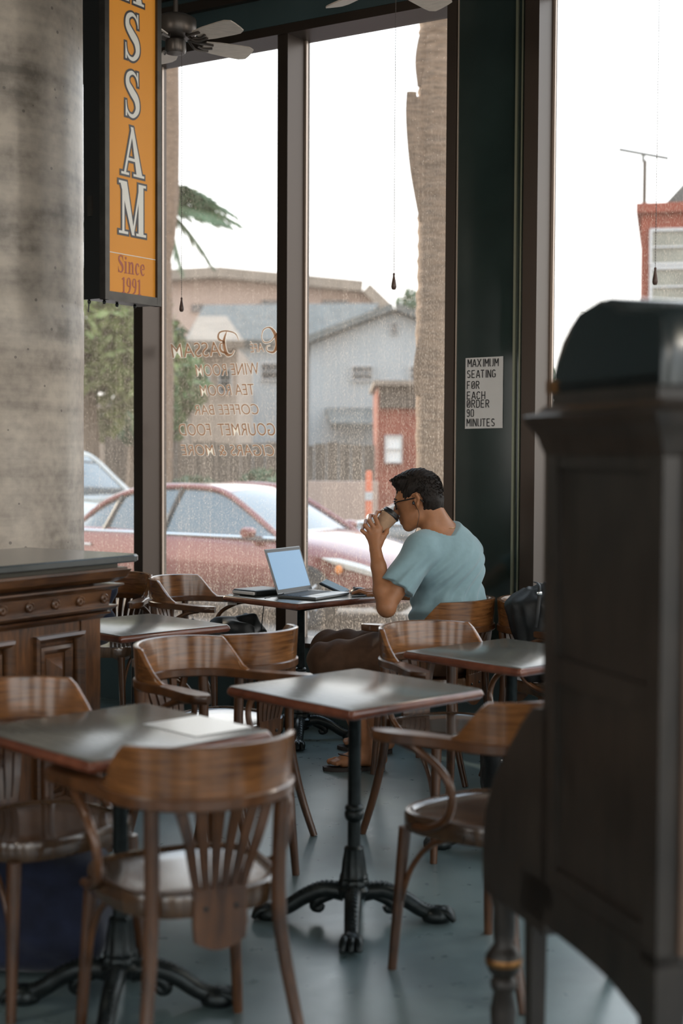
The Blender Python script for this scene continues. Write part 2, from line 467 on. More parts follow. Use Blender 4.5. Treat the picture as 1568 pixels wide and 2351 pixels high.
# ------------------------------------------------------------------ signed distance modelling (people, bags)
class SDF:
    def __init__(s, lo, hi, h):
        s.lo = np.array(lo, float); s.h = h
        s.n = np.ceil((np.array(hi) - s.lo) / h).astype(int) + 1
        s.v = np.full(s.n, 1.0, np.float32)
    def _sub(s, lo, hi, m):
        a = np.maximum(np.floor((np.array(lo) - m - s.lo) / s.h).astype(int), 0)
        b = np.minimum(np.ceil((np.array(hi) + m - s.lo) / s.h).astype(int) + 1, s.n)
        if np.any(b <= a): return None, None
        ax = [s.lo[i] + s.h * np.arange(a[i], b[i]) for i in range(3)]
        g = np.meshgrid(*ax, indexing='ij')
        return (slice(a[0], b[0]), slice(a[1], b[1]), slice(a[2], b[2])), np.stack(g, -1)
    def _union(s, sl, d, k):
        cur = s.v[sl]
        if k <= 0: s.v[sl] = np.minimum(cur, d)
        else:
            h = np.clip(0.5 + 0.5 * (cur - d) / k, 0, 1)
            s.v[sl] = cur * (1 - h) + d * h - k * h * (1 - h)
    def cone(s, a, b, r1, r2, k=0.02):
        a = np.array(a, float); b = np.array(b, float); r = max(r1, r2)
        sl, p = s._sub(np.minimum(a, b) - r, np.maximum(a, b) + r, k + 2 * s.h)
        if sl is None: return s
        ab = b - a; L = max(ab @ ab, 1e-9)
        t = np.clip(((p - a) @ ab) / L, 0, 1)
        d = np.linalg.norm(p - a - t[..., None] * ab, axis=-1) - (r1 + (r2 - r1) * t)
        s._union(sl, d, k); return s
    def chain(s, pts, rs, k=0.01):
        for i in range(len(pts) - 1): s.cone(pts[i], pts[i + 1], rs[i], rs[i + 1], k)
        return s
    def ell(s, c, r, R=None, k=0.02, sub=False):
        c = np.array(c, float); r = np.array(r, float); m = r.max()
        sl, p = s._sub(c - m, c + m, k + 2 * s.h)
        if sl is None: return s
        q = p - c
        if R is not None: q = q @ np.array(R)          # columns = local axes
        k0 = np.linalg.norm(q / r, axis=-1); k1 = np.linalg.norm(q / (r * r), axis=-1) + 1e-9
        d = k0 * (k0 - 1) / k1
        if sub:
            cur = s.v[sl]; h = np.clip(0.5 - 0.5 * (cur + d) / max(k, 1e-6), 0, 1)
            s.v[sl] = cur * (1 - h) + (-d) * h + k * h * (1 - h)
        else: s._union(sl, d, k)
        return s
    def rbox(s, c, r, rad, R=None, k=0.02):
        c = np.array(c, float); r = np.array(r, float); m = np.linalg.norm(r)
        sl, p = s._sub(c - m, c + m, k + 2 * s.h)
        if sl is None: return s
        q = p - c
        if R is not None: q = q @ np.array(R)
        q = np.abs(q) - (r - rad)
        d = np.linalg.norm(np.maximum(q, 0), axis=-1) + np.minimum(q.max(-1), 0) - rad
        s._union(sl, d, k); return s
    def pts(s):
        ax = [s.lo[i] + s.h * np.arange(s.n[i]) for i in range(3)]
        return np.meshgrid(*ax, indexing='ij')
    def cut(s, pt, nrm):
        """keep the side the normal points away from"""
        X, Y, Z = s.pts(); n = np.array(nrm, float); n /= np.linalg.norm(n)
        d = (X - pt[0]) * n[0] + (Y - pt[1]) * n[1] + (Z - pt[2]) * n[2]
        s.v = np.maximum(s.v, d).astype(np.float32); return s
    def build(s):
        v = s.v; ins = v < 0
        nx, ny, nz = v.shape
        cnt = np.zeros((nx - 1, ny - 1, nz - 1), np.uint8)
        for a in (0, 1):
            for b in (0, 1):
                for c in (0, 1):
                    cnt += ins[a:nx - 1 + a, b:ny - 1 + b, c:nz - 1 + c]
        act = (cnt > 0) & (cnt < 8)
        idx = np.argwhere(act)
        num = -np.ones(act.shape, np.int64); num[act] = np.arange(len(idx))
        acc = np.zeros((len(idx), 3)); w = np.zeros(len(idx))
        corners = [(a, b, c) for a in (0, 1) for b in (0, 1) for c in (0, 1)]
        for c0 in corners:
            for ax in range(3):
                if c0[ax]: continue
                c1 = list(c0); c1[ax] = 1
                va = v[idx[:, 0] + c0[0], idx[:, 1] + c0[1], idx[:, 2] + c0[2]]
                vb = v[idx[:, 0] + c1[0], idx[:, 1] + c1[1], idx[:, 2] + c1[2]]
                m = (va < 0) != (vb < 0)
                t = np.where(m, va / np.where(np.abs(va - vb) < 1e-9, 1, va - vb), 0)
                p = idx + np.array(c0); p = p.astype(float); p[:, ax] += t
                acc[m] += p[m]; w[m] += 1
        P_ = s.lo + s.h * acc / w[:, None]
        faces = []
        for ax in range(3):
            b, c = [(1, 2), (2, 0), (0, 1)][ax]
            sl0 = [slice(None)] * 3; sl1 = [slice(None)] * 3
            sl0[ax] = slice(0, v.shape[ax] - 1); sl1[ax] = slice(1, v.shape[ax])
            ch = ins[tuple(sl0)] != ins[tuple(sl1)]
            e = np.argwhere(ch)
            e = e[(e[:, b] > 0) & (e[:, c] > 0) & (e[:, b] < v.shape[b] - 1) & (e[:, c] < v.shape[c] - 1)]
            fl = ins[e[:, 0], e[:, 1], e[:, 2]]
            def g(db, dc):
                q = e.copy(); q[:, b] -= db; q[:, c] -= dc
                return num[q[:, 0], q[:, 1], q[:, 2]]
            quad = np.stack([g(1, 1), g(0, 1), g(0, 0), g(1, 0)], 1)
            quad[~fl] = quad[~fl][:, ::-1]
            faces.append(quad)
        F = np.concatenate(faces)
        F = F[(F >= 0).all(1)]
        return P_, F

def sdf_obj(name, sd, m, parent=None, warp=None, subd=0):
    V, F = sd.build()
    if warp is not None: V = warp(V)
    off = np.array(wl_of(parent)) if parent is not None else np.array([V[:, 0].mean(), V[:, 1].mean(), V[:, 2].min()])
    me = bpy.data.meshes.new(name)
    me.from_pydata((V - off).tolist(), [], F.tolist())
    me.shade_smooth()
    o = bpy.data.objects.new(name, me)
    me.materials.append(m)
    if parent is None: o.location = Vector(off)
    return link(o, parent)
# ================================================================== THE ROOM
CEIL = 4.7
HEAD = 3.73
SILL = 0.42
T0, T1 = -5.0, 8.0
N1 = -10.5
b = MB(); b.wbox(T0, T1, N1, 0.05, -0.12, 0.0)
struct(obj('floor', b, M_floor, smooth=None, origin=(0, 5, 0)), 'worn polished concrete floor, grey green')
b = MB(); b.wbox(T0 - .1, T1 + .1, N1 - .1, 0.2, CEIL, CEIL + 0.12)
struct(obj('ceiling', b, M_ceil, smooth=None), 'dark painted ceiling')
b = MB()
b.wbox(T0, T1, -0.20, 0.05, 0.0, SILL)                 # bulkhead under the glass
b.wbox(T0, T1, -0.20, 0.05, HEAD + 0.05, CEIL)         # header above the glass
wall_front = struct(obj('wall_front', b, M_wall, smooth=None), 'dark teal header and low wall around the windows')
b = MB()
b.wbox(T0, T1, -0.24, -0.20, HEAD + 0.20, HEAD + 0.255)
b.wbox(T0, T1, -0.225, -0.20, HEAD + 0.30, HEAD + 0.315)
struct(obj('trim_1', b, M_frame, smooth=None), 'horizontal moulding on the header above the windows')
b = MB()
b.wbox(T0, 0.94, -0.195, 0.03, HEAD, HEAD + 0.05)
b.wbox(1.44, T1, -0.195, 0.03, HEAD, HEAD + 0.05)
struct(obj('trim_2', b, M_frame, smooth=None), 'bronze aluminium head frame along the top of the windows')
b = MB()
b.wbox(T0, T1, -0.215, 0.06, SILL, SILL + 0.025)
struct(obj('trim_3', b, M_frame, smooth=None), 'bronze aluminium sill along the foot of the windows')

MULL = [(-4.19, -4.12), (-3.17, -3.10), (-2.145, -2.08), (-1.124, -1.055), (-0.101, -0.034), (0.94, 0.99), (1.37, 1.445),
        (2.45, 2.52), (3.47, 3.54), (4.49, 4.56), (5.51, 5.58), (6.53, 6.60), (7.55, 7.62)]
for i, (a, c) in enumerate(MULL):
    m_ = MB(); m_.wbox(a, c, -0.185, 0.03, SILL + 0.02, HEAD + 0.01)
    o = struct(obj('trim_%d' % (i + 4), m_, M_frame, smooth=None), 'bronze aluminium window mullion')
    m_ = MB(); m_.wbox(c, c + 0.012, -0.022, -0.008, SILL + 0.02, HEAD)
    obj('glazing_bead', m_, M_seal, o, smooth=None)
    m_ = MB(); m_.wbox(a - 0.012, a, -0.022, -0.008, SILL + 0.02, HEAD)
    obj('glazing_bead', m_, M_seal, o, smooth=None)
# dark column panel between two windows
b = MB(); b.wbox(0.985, 1.375, -0.165, 0.04, SILL + 0.02, HEAD + 0.06)
pc = struct(obj('wall_column', b, M_panel, smooth=None), 'dark green glossy panel between two windows')
b = MB(); b.wbox(1.318, 1.330, -0.180, -0.165, SILL + 0.02, HEAD + .05); b.wbox(1.350, 1.358, -0.178, -0.165, SILL + 0.02, HEAD + .05)
obj('cover_strip', b, M_strip, pc, smooth=None)
b = MB(); b.wbox(0.994, 0.999, -0.172, -0.165, SILL + 0.02, HEAD + .05)
obj('edge_bead', b, M_seal, pc, smooth=None)

# panes
edges = [T0] + [x for ab in MULL for x in ab] + [T1]
panes = {}
k = 0
for i in range(0, len(edges), 2):
    a, c = edges[i], edges[i + 1]
    if c - a < 0.1 or (a > 0.98 and c < 1.38): continue
    k += 1
    m_ = MB(); m_.add([W(a - .01, 0, SILL + .02), W(c + .01, 0, SILL + .02), W(c + .01, 0, HEAD + .01), W(a - .01, 0, HEAD + .01)], [(0, 1, 2, 3)])
    o = struct(obj('window_%d' % k, m_, M_glass, smooth=None, origin=W((a + c) / 2, 0, 0)), 'tall dusty window pane between mullions')
    o.rotation_euler = (0, 0, 0)
    panes[round(a, 2)] = o

# side and back walls with window openings to the street side
def holed_wall(name, lab, along, n_open, w_open, length, origin_fn, thick=0.15, z0=0.7, z1=3.4):
    m_ = MB()
    m_.prism([(0, 0), (length, 0), (length, z0), (0, z0)], origin_fn, 0, thick)
    m_.prism([(0, z1), (length, z1), (length, CEIL), (0, CEIL)], origin_fn, 0, thick)
    gap = (length - n_open * w_open) / (n_open + 1)
    for q in range(n_open + 1):
        a = q * (gap + w_open)
        m_.prism([(a, z0), (a + gap, z0), (a + gap, z1), (a, z1)], origin_fn, 0, thick)
    o = struct(obj(name, m_, M_plaster, smooth=None), lab)
    for q in range(n_open):
        a = gap + q * (gap + w_open)
        g_ = MB(); g_.add([origin_fn(a, z0, thick / 2), origin_fn(a + w_open, z0, thick / 2), origin_fn(a + w_open, z1, thick / 2), origin_fn(a, z1, thick / 2)], [(0, 1, 2, 3)])
        g_ = obj('glass_pane', g_, M_glass_clean, o, smooth=None)
    return o
holed_wall('wall_right', 'pale plaster wall with windows', WD, 4, 2.3, -N1, lambda a, z, d: W(T1 + d, N1 + a, z), z0=0.45, z1=4.2)
holed_wall('wall_back', 'plaster wall with narrow windows behind the room', WD, 4, 1.7, T1 - T0, lambda a, z, d: W(T0 + a, N1 - d, z), z0=0.7, z1=3.6)
b = MB(); b.wbox(T0 - 0.12, T0, N1, 0.05, 0, CEIL)
struct(obj('wall_left', b, M_wall, smooth=None), 'dark teal wall')

# ------------------------------------------------------------------ concrete column
COL = Vector((-1.616, 6.40, 0)); RC = 0.45
prof = []
zz = 0.0
m_ = MB()
seg = 64
joints = []
z = 0
while z < CEIL - 0.05:
    joints.append(z); z += random.choice((0.30, 0.45, 0.62))
prof = []
for j in joints:
    e = random.uniform(-0.0015, 0.0015)
    prof += [(RC - 0.001, j), (RC + e, j + 0.006), (RC + e + random.uniform(-.001, .001), j + 0.28)]
prof.append((RC, CEIL))
m_.lathe(prof, seg, (COL.x, COL.y, 0))
col = struct(obj('wall_pillar', m_, M_concrete, smooth=50), 'round board-marked concrete column behind the bar counter')

# ------------------------------------------------------------------ bar counter
TF = 0.861; NE = -2.66; NB = -7.0
ctr = thing('bar_counter', W(0.6, -4.5, 0), 'carved dark wooden bar counter with raised panels and dark slab top', 'counter')
m_ = MB(); m_.wbox(0.40, TF - 0.03, NB, NE, 0.0, 1.06)
obj('body', m_, M_bar, ctr, smooth=None)
def slab_top():
    # slab with a rounded far corner
    t1, ne = TF + 0.115, NE + 0.115; r = 0.06
    poly = [(0.38, NB), (t1, NB), (t1, ne - r)]
    for q in range(1, 7):
        a = q / 6 * PI / 2
        poly.append((t1 - r + r * math.cos(a), ne - r + r * math.sin(a)))
    poly.append((0.38, ne))
    m_ = MB()
    def ring(ins, z):
        cx = (0.38 + t1) / 2; cn = (NB + ne) / 2
        return [W(p + (-ins if p > cx else ins), q + (-ins if q > cn else ins), z) for p, q in poly]
    m_.loft([ring(0.006, 1.074), ring(0, 1.079), ring(0, 1.095), ring(0.005, 1.101)])
    return m_
obj('slab_top', slab_top(), M_bartop, ctr, smooth=30)
def mould(name, z0, z1, prof, m):
    """prof: (fraction of height, projection) run along front and far end"""
    m_ = MB()
    rings = []
    for fz, pr in prof:
        z = z0 + (z1 - z0) * fz
        rings.append([W(0.40, NB, z), W(TF + pr, NB, z), W(TF + pr, NE + pr, z), W(0.40, NE + pr, z)])
    m_.loft(rings)
    return obj(name, m_, m, ctr, smooth=30)
M_olive = mat('olive_brown_band', (0.062, 0.055, 0.030), 0.4)
mould('fascia_band', 1.052, 1.076, [(0, .045), (1, .045)], M_olive)
mould('moulding', 1.000, 1.054, [(0, .035), (.12, .05), (.35, .068), (.6, .074), (.85, .082), (.86, .07), (1, .07)], M_bar_h)
mould('moulding', 0.970, 0.994, [(0, .03), (.3, .045), (.7, .055), (.75, .062), (1, .062)], M_bar_h)
mould('frieze', 0.912, 0.972, [(0, .022), (1, .030)], M_bar_h)
mould('moulding', 0.893, 0.916, [(0, .02), (.4, .036), (.75, .046), (1, .046)], M_bar_h)
mould('moulding', 0.868, 0.892, [(0, .006), (.4, .014), (.7, .026), (1, .028)], M_bar_h)
# rosettes on the frieze
for q in range(14):
    nn = NE - 0.012 - q * 0.125
    c0 = W(TF + 0.030, nn, 0.942)
    Mx = Matrix.Translation(c0) @ Matrix.Rotation(WALL_ANG, 4, 'Z') @ Matrix.Rotation(PI / 2, 4, 'Y')
    r_ = MB(); r_.lathe([(0.019, -0.008), (0.019, 0.004), (0.014, 0.008), (0.011, 0.004), (0.006, 0.004), (0.004, 0.010)], 14, M=Mx)
    obj('rosette', r_, M_bar_h, ctr, smooth=40)
# base plinth, pilasters, raised panels
mould('plinth', 0.0, 0.12, [(0, .03), (.85, .03), (1, .01)], M_bar_h)
pn = NE
def frame_ring(m_, n0, n1, z0, z1, w, prof):
    """picture frame moulding on the front plane: prof list of (inset 0..1, projection)"""
    rings = []
    for f, pr in prof:
        i = w * f
        rings.append([W(TF + pr, n0 + i, z0 + i), W(TF + pr, n1 - i, z0 + i), W(TF + pr, n1 - i, z1 - i), W(TF + pr, n0 + i, z1 - i)])
    m_.loft(rings, caps=False)
m_ = MB(); m_.wbox(TF - 0.04, TF, NE - 0.10, NE, 0.1, 0.87)
obj('pilaster', m_, M_bar, ctr, smooth=None)
n_hi = NE - 0.085
for q in range(9):
    n1_ = n_hi - q * 0.345; n0_ = n1_ - 0.25
    m_ = MB(); m_.wbox(TF - 0.032, TF - 0.006, n0_ - 0.095, n0_, 0.1, 0.87); m_.wbox(TF - 0.032, TF - 0.006, n0_, n1_, 0.83, 0.87)
    obj('stile', m_, M_bar, ctr, smooth=None)
    m_ = MB(); frame_ring(m_, n0_, n1_, 0.16, 0.832, 0.030, [(0, -.01), (.05, .010), (.4, .016), (.75, .006), (1, -.022)])
    obj('panel_moulding', m_, M_bar_h, ctr, smooth=35)
    m_ = MB(); frame_ring(m_, n0_ + .042, n1_ - .042, 0.21, 0.79, 0.030, [(0, -.028), (.1, -.012), (.5, -.008), (1, -.026)])
    obj('panel_moulding', m_, M_bar_h, ctr, smooth=35)
    cz0, cz1 = 0.255, 0.745; a0, a1 = n0_ + .085, n1_ - .085; cm = (a0 + a1) / 2
    m_ = MB()
    m_.add([W(TF - .028, a0, cz0), W(TF - .028, a1, cz0), W(TF - .028, a1, cz1), W(TF - .028, a0, cz1),
            W(TF + .012, cm, cz0 + .04), W(TF + .012, cm, cz1 - .04)],
           [(0, 1, 4), (1, 2, 5, 4), (2, 3, 5), (3, 0, 4, 5)])
    obj('raised_boss', m_, M_bar, ctr, smooth=None)

# ------------------------------------------------------------------ illuminated sign box on the column
SF = 0.53; SN0, SN1 = -2.262, -1.915; SZ0, SZ1 = 2.085, 4.15
sgn = thing('sign_box', W(0.43, -2.09, SZ0), 'tall orange vertical sign box with white outlined letters hung beside the concrete column', 'sign')
m_ = MB(); m_.wbox(0.41, SF - 0.02, SN0 + .004, SN1 - .004, SZ0 + .004, SZ1)
obj('housing', m_, M_blackmetal, sgn, smooth=None)
M_orange = mat('orange_acrylic', (0.76, 0.31, 0.040), 0.45, 0, 0.25, var=0.05, vscale=1.5)
m_ = MB(); m_.wbox(SF - 0.03, SF - 0.012, SN0 + .02, SN1 - .02, SZ0 + .02, SZ1 - .02)
obj('face_panel', m_, M_orange, sgn, smooth=None)
fw = 0.026
for (n0, n1, z0, z1) in ((SN0, SN0 + fw, SZ0, SZ1), (SN1 - fw, SN1, SZ0, SZ1)):
    m_ = MB(); m_.wbox(SF - .03, SF, n0, n1, z0, z1); obj('frame_bar', m_, M_signframe, sgn, smooth=None)
m_ = MB()
m_.add([W(SF - .03, SN0, SZ0), W(SF - .03, SN1, SZ0), W(SF, SN1, SZ0), W(SF, SN0, SZ0),
        W(SF - .03, SN0 + fw, SZ0 + .035), W(SF - .03, SN1 - fw, SZ0 + .035), W(SF - .001, SN1 - fw, SZ0 + .035), W(SF - .001, SN0 + fw, SZ0 + .035)],
       [(0, 1, 2, 3), (4, 7, 6, 5), (0, 3, 7, 4), (1, 5, 6, 2), (3, 2, 6, 7), (0, 4, 5, 1)])
obj('frame_bar', m_, M_signframe, sgn, smooth=None)
for zz in (-2.2, -1.98):
    m_ = MB(); q0 = W(0.46, zz, 0); m_.lathe([(.008, SZ1 - .01), (.008, CEIL)], 10, (q0.x, q0.y, 0)); obj('hanging_rod', m_, M_blackmetal, sgn)
m_ = MB(); m_.wbox(0.44, 0.46, SN0 - .006, SN0 + .004, 2.42, 2.50); obj('latch', m_, M_signframe, sgn, smooth=None)
for (tt, nn) in ((0.425, SN0 + .02), (0.47, SN0 + .06), (0.47, SN1 - .1), (0.44, SN0 + .17)):
    m_ = MB(); m_.lathe([(0.004, 0.004), (0.007, 0.0), (0.007, -0.008), (0.004, -0.012)], 8, tuple(W(tt, nn, SZ0)))
    obj('screw', m_, M_blackmetal, sgn)
m_ = MB(); q0 = W(0.425, SN0 + .02, SZ0); m_.tube([q0, q0 + Vector((-.004, 0, -.045))], [0.003, 0.003], 8); obj('switch_lever', m_, M_blackmetal, sgn)

# glyph pieces --------------------------------------------------------
def curve_mesh(pieces, offset, depth_z):
    """pieces: list of 2D polygons -> one merged flat mesh data (verts, faces)"""
    mb = MB()
    for i, poly in enumerate(pieces):
        cu = bpy.data.curves.new('tmp', 'CURVE'); cu.dimensions = '2D'; cu.fill_mode = 'BOTH'
        cu.offset = offset
        sp = cu.splines.new('POLY'); sp.points.add(len(poly) - 1)
        ar = sum(poly[j][0] * poly[(j + 1) % len(poly)][1] - poly[(j + 1) % len(poly)][0] * poly[j][1] for j in range(len(poly)))
        pp = poly if ar > 0 else poly[::-1]
        for q, (x, y) in zip(sp.points, pp): q.co = (x, y, 0, 1)
        sp.use_cyclic_u = True
        o = bpy.data.objects.new('tmp', cu)
        me = bpy.data.meshes.new_from_object(o)
        mb.add([(v.co.x, v.co.y, depth_z + i * 0.00004) for v in me.vertices], [tuple(p.vertices) for p in me.polygons])
        bpy.data.objects.remove(o); bpy.data.curves.remove(cu); bpy.data.meshes.remove(me)
    return mb
def stroke_poly(pts, ws, n=10):
    """variable width stroke around a smooth centre line -> polygon"""
    sp = spline([(x, y, 0) for x, y in pts], n)
    wl_ = [v.x for v in spline([(w, 0, 0) for w in ws], n)]
    L, R = [], []
    for i, p in enumerate(sp):
        t = (sp[min(i + 1, len(sp) - 1)] - sp[max(i - 1, 0)]).normalized()
        nn = Vector((-t.y, t.x, 0)) * wl_[i] / 2
        L.append(((p + nn).x, (p + nn).y)); R.append(((p - nn).x, (p - nn).y))
    return L + R[::-1]
def rect(x0, y0, x1, y1): return [(x0, y0), (x1, y0), (x1, y1), (x0, y1)]
def bar(x0, y0, x1, y1, w): return [(x0 - w / 2, y0), (x0 + w / 2, y0), (x1 + w / 2, y1), (x1 - w / 2, y1)]
G = {}
G['A'] = (0.80, [bar(0.13, 0.03, 0.40, 0.97, 0.07), [(0.335, 1.0), (0.43, 1.0), (0.75, 0.03), (0.545, 0.03)],
                 rect(0.20, 0.30, 0.60, 0.36), rect(0.0, 0, 0.28, 0.05), rect(0.43, 0, 0.82, 0.05)])
G['M'] = (0.92, [bar(0.15, 0.03, 0.15, 0.97, 0.075), [(0.04, 1.0), (0.27, 1.0), (0.53, 0.0), (0.44, 0.0)],
                 bar(0.475, 0.02, 0.72, 0.97, 0.06), rect(0.66, 0.03, 0.83, 0.97), rect(0.0, 0, 0.31, 0.05), rect(0.58, 0, 0.92, 0.05),
                 rect(0.0, 0.95, 0.24, 1.0), rect(0.66, 0.95, 0.92, 1.0)])
G['S'] = (0.60, [stroke_poly([(0.52, 0.76), (0.44, 0.90), (0.29, 0.955), (0.13, 0.87), (0.12, 0.70), (0.28, 0.55), (0.46, 0.40), (0.50, 0.20),
                              (0.36, 0.05), (0.20, 0.045), (0.09, 0.14), (0.05, 0.28)],
                             [0.03, 0.05, 0.08, 0.12, 0.16, 0.19, 0.19, 0.15, 0.09, 0.07, 0.05, 0.03]),
                 [(0.475, 0.99), (0.53, 0.99), (0.54, 0.70), (0.51, 0.70)], [(0.03, 0.34), (0.06, 0.34), (0.09, 0.01), (0.03, 0.01)]])
G['B'] = (0.68, [rect(0.10, 0.02, 0.25, 0.98), rect(0, 0, 0.40, 0.05), rect(0, 0.95, 0.40, 1.0), rect(0.2, 0.51, 0.42, 0.56),
                 stroke_poly([(0.36, 0.975), (0.50, 0.93), (0.54, 0.77), (0.48, 0.58), (0.36, 0.54)], [0.05, 0.09, 0.14, 0.09, 0.05]),
                 stroke_poly([(0.36, 0.53), (0.54, 0.48), (0.59, 0.28), (0.52, 0.07), (0.36, 0.025)], [0.05, 0.09, 0.15, 0.09, 0.05])])
G['i'] = (0.34, [rect(0.09, 0.02, 0.24, 0.66), rect(0.0, 0, 0.34, 0.05), rect(0.0, 0.62, 0.2, 0.67),
                 [(0.165 + 0.085 * math.cos(a), 0.86 + 0.085 * math.sin(a)) for a in np.linspace(0, 2 * PI, 13)[:-1]]])
G['n'] = (0.66, [rect(0.09, 0.02, 0.24, 0.66), rect(0.0, 0, 0.32, 0.05), rect(0.0, 0.62, 0.2, 0.67), rect(0.43, 0.02, 0.58, 0.48), rect(0.36, 0, 0.66, 0.05),
                 stroke_poly([(0.2, 0.50), (0.34, 0.63), (0.47, 0.60), (0.505, 0.44)], [0.04, 0.09, 0.14, 0.15])])
G['c'] = (0.50, [stroke_poly([(0.44, 0.50), (0.36, 0.62), (0.20, 0.60), (0.12, 0.34), (0.20, 0.08), (0.34, 0.05), (0.46, 0.16)], [0.10, 0.08, 0.11, 0.16, 0.12, 0.07, 0.03])])
G['e'] = (0.52, [stroke_poly([(0.10, 0.38), (0.44, 0.40), (0.40, 0.58), (0.26, 0.64), (0.13, 0.52), (0.12, 0.28), (0.22, 0.08), (0.36, 0.05), (0.48, 0.16)],
                             [0.05, 0.06, 0.12, 0.06, 0.12, 0.16, 0.11, 0.07, 0.03])])
G['1'] = (0.44, [rect(0.16, 0.02, 0.31, 0.97), rect(0.02, 0, 0.44, 0.05), [(0.02, 0.86), (0.28, 1.0), (0.22, 0.85), (0.02, 0.81)]])
G['9'] = (0.56, [stroke_poly([(0.40, 0.50), (0.28, 0.44), (0.14, 0.52), (0.11, 0.70), (0.17, 0.90), (0.28, 0.96), (0.40, 0.90), (0.45, 0.68), (0.42, 0.34), (0.30, 0.10), (0.08, 0.03)],
                             [0.05, 0.06, 0.11, 0.15, 0.10, 0.05, 0.10, 0.16, 0.15, 0.11, 0.03])])
def sign_text(s, n_c, z_base, hgt, xs, m, depth, off=0.0, name='letter', tracking=0.06, track=None):
    """glyphs on the sign face; +n is to the right"""
    wid = sum(G[ch][0] for ch in s) + tracking * (len(s) - 1)
    x = -wid / 2
    for ch in s:
        w, pcs = G[ch]
        mb2 = curve_mesh([[((px + x) * hgt * xs, py * hgt) for px, py in pc_] for pc_ in pcs], off, 0)
        mb3 = MB(); mb3.add([W(SF - 0.012 + depth + v[2], n_c + v[0], z_base + v[1]) for v in mb2.v], mb2.f)
        obj(name, mb3, m, sgn, smooth=None)
        x += w + tracking
M_cream = mat('cream_vinyl', (0.72, 0.70, 0.64), 0.35)
M_outl = mat('dark_grey_vinyl', (0.045, 0.040, 0.042), 0.4)
M_rust = mat('rust_red_vinyl', (0.36, 0.075, 0.035), 0.45)
NC = (SN0 + SN1) / 2 + 0.002
# letter baselines from the photograph
zb = []
for ch, pyb, pyt in (('M', 540, 420), ('A', 404, 292), ('S', 270, 162), ('S', 139, 28), ('A', 6, -106), ('B', -126, -238)):
    d_ = 5.86
    z0_ = P(300, pyb, d_).z; z1_ = P(300, pyt, d_).z
    xs_ = {'M': 0.86, 'A': 0.88, 'S': 0.82, 'B': 0.85}[ch]
    sign_text(ch, NC, z0_, z1_ - z0_, xs_, M_outl, 0.0010, off=0.0085, name='letter_outline')
    sign_text(ch, NC, z0_, z1_ - z0_, xs_, M_cream, 0.0022, name='letter')
z0_ = P(300, 630, 5.86).z; z1_ = P(300, 590, 5.86).z
sign_text('Since', NC - .005, z0_, (z1_ - z0_) * 1.02, 0.80, M_rust, 0.001)
z0_ = P(300, 675, 5.86).z; z1_ = P(300, 641, 5.86).z
sign_text('1991', NC - .005, z0_, (z1_ - z0_) * 1.08, 0.85, M_rust, 0.001)
zl = P(300, 587, 5.86).z
m_ = MB(); m_.wbox(SF - .012, SF - .0105, SN0 + fw, SN1 - fw, zl - .0015, zl + .0015)
obj('divider_line', m_, M_cream, sgn, smooth=None)

# ------------------------------------------------------------------ stencilled notice on the dark panel
ST = {}
def arc(cx, cy, rx, ry, a0, a1, n=8):
    return [(cx + rx * math.cos(math.radians(lerp(a0, a1, i / n))), cy + ry * math.sin(math.radians(lerp(a0, a1, i / n)))) for i in range(n + 1)]
ST['M'] = [[(0.05, 0), (0.05, 1)], [(0.09, 0.96), (0.28, 0.40)], [(0.34, 0.40), (0.53, 0.96)], [(0.57, 1), (0.57, 0)]]
ST['A'] = [[(0.03, 0), (0.27, 0.97)], [(0.33, 0.97), (0.57, 0)], [(0.2, 0.30), (0.42, 0.30)]]
ST['X'] = [[(0.04, 0), (0.27, 0.46)], [(0.33, 0.54), (0.56, 1)], [(0.04, 1), (0.56, 0)]]
ST['I'] = [[(0.12, 0), (0.12, 1)]]
ST['U'] = [[(0.06, 1), (0.06, 0.25)] + arc(0.24, 0.2, 0.18, 0.18, 200, 255, 4), arc(0.36, 0.2, 0.18, 0.18, 285, 340, 4) + [(0.54, 0.25), (0.54, 1)]]
ST['S'] = [arc(0.28, 0.74, 0.20, 0.22, 30, 220, 8) + [(0.26, 0.52)], [(0.34, 0.47)] + arc(0.28, 0.26, 0.21, 0.22, 40, -150, 8)]
ST['E'] = [[(0.06, 0), (0.06, 1)], [(0.13, 0.97), (0.48, 0.97)], [(0.13, 0.5), (0.42, 0.5)], [(0.13, 0.03), (0.48, 0.03)]]
ST['T'] = [[(0.27, 0), (0.27, 0.88)], [(0.02, 0.97), (0.52, 0.97)]]
ST['N'] = [[(0.06, 0), (0.06, 1)], [(0.10, 0.95), (0.48, 0.06)], [(0.53, 0), (0.53, 1)]]
ST['G'] = [arc(0.30, 0.74, 0.22, 0.22, 30, 180, 7) + [(0.08, 0.27)] + arc(0.30, 0.26, 0.22, 0.23, 180, 260, 4), arc(0.30, 0.26, 0.22, 0.23, 285, 360, 4) + [(0.52, 0.45), (0.36, 0.45)]]
ST['F'] = [[(0.06, 0), (0.06, 1)], [(0.13, 0.97), (0.48, 0.97)], [(0.13, 0.5), (0.42, 0.5)]]
ST['O'] = [arc(0.27, 0.74, 0.21, 0.22, 95, 180, 5) + [(0.06, 0.27)] + arc(0.27, 0.26, 0.21, 0.23, 180, 260, 5),
           arc(0.31, 0.26, 0.21, 0.23, 275, 360, 5) + [(0.52, 0.73)] + arc(0.31, 0.74, 0.21, 0.22, 0, 85, 5)]
ST['0'] = ST['O'] + [[(0.20, 0.25), (0.38, 0.75)]]
ST['o'] = ST['O']
ST['R'] = [[(0.06, 0), (0.06, 1)], [(0.13, 0.97), (0.32, 0.97)] + arc(0.32, 0.74, 0.19, 0.23, 80, -80, 6) + [(0.13, 0.50)], [(0.30, 0.42), (0.53, 0)]]
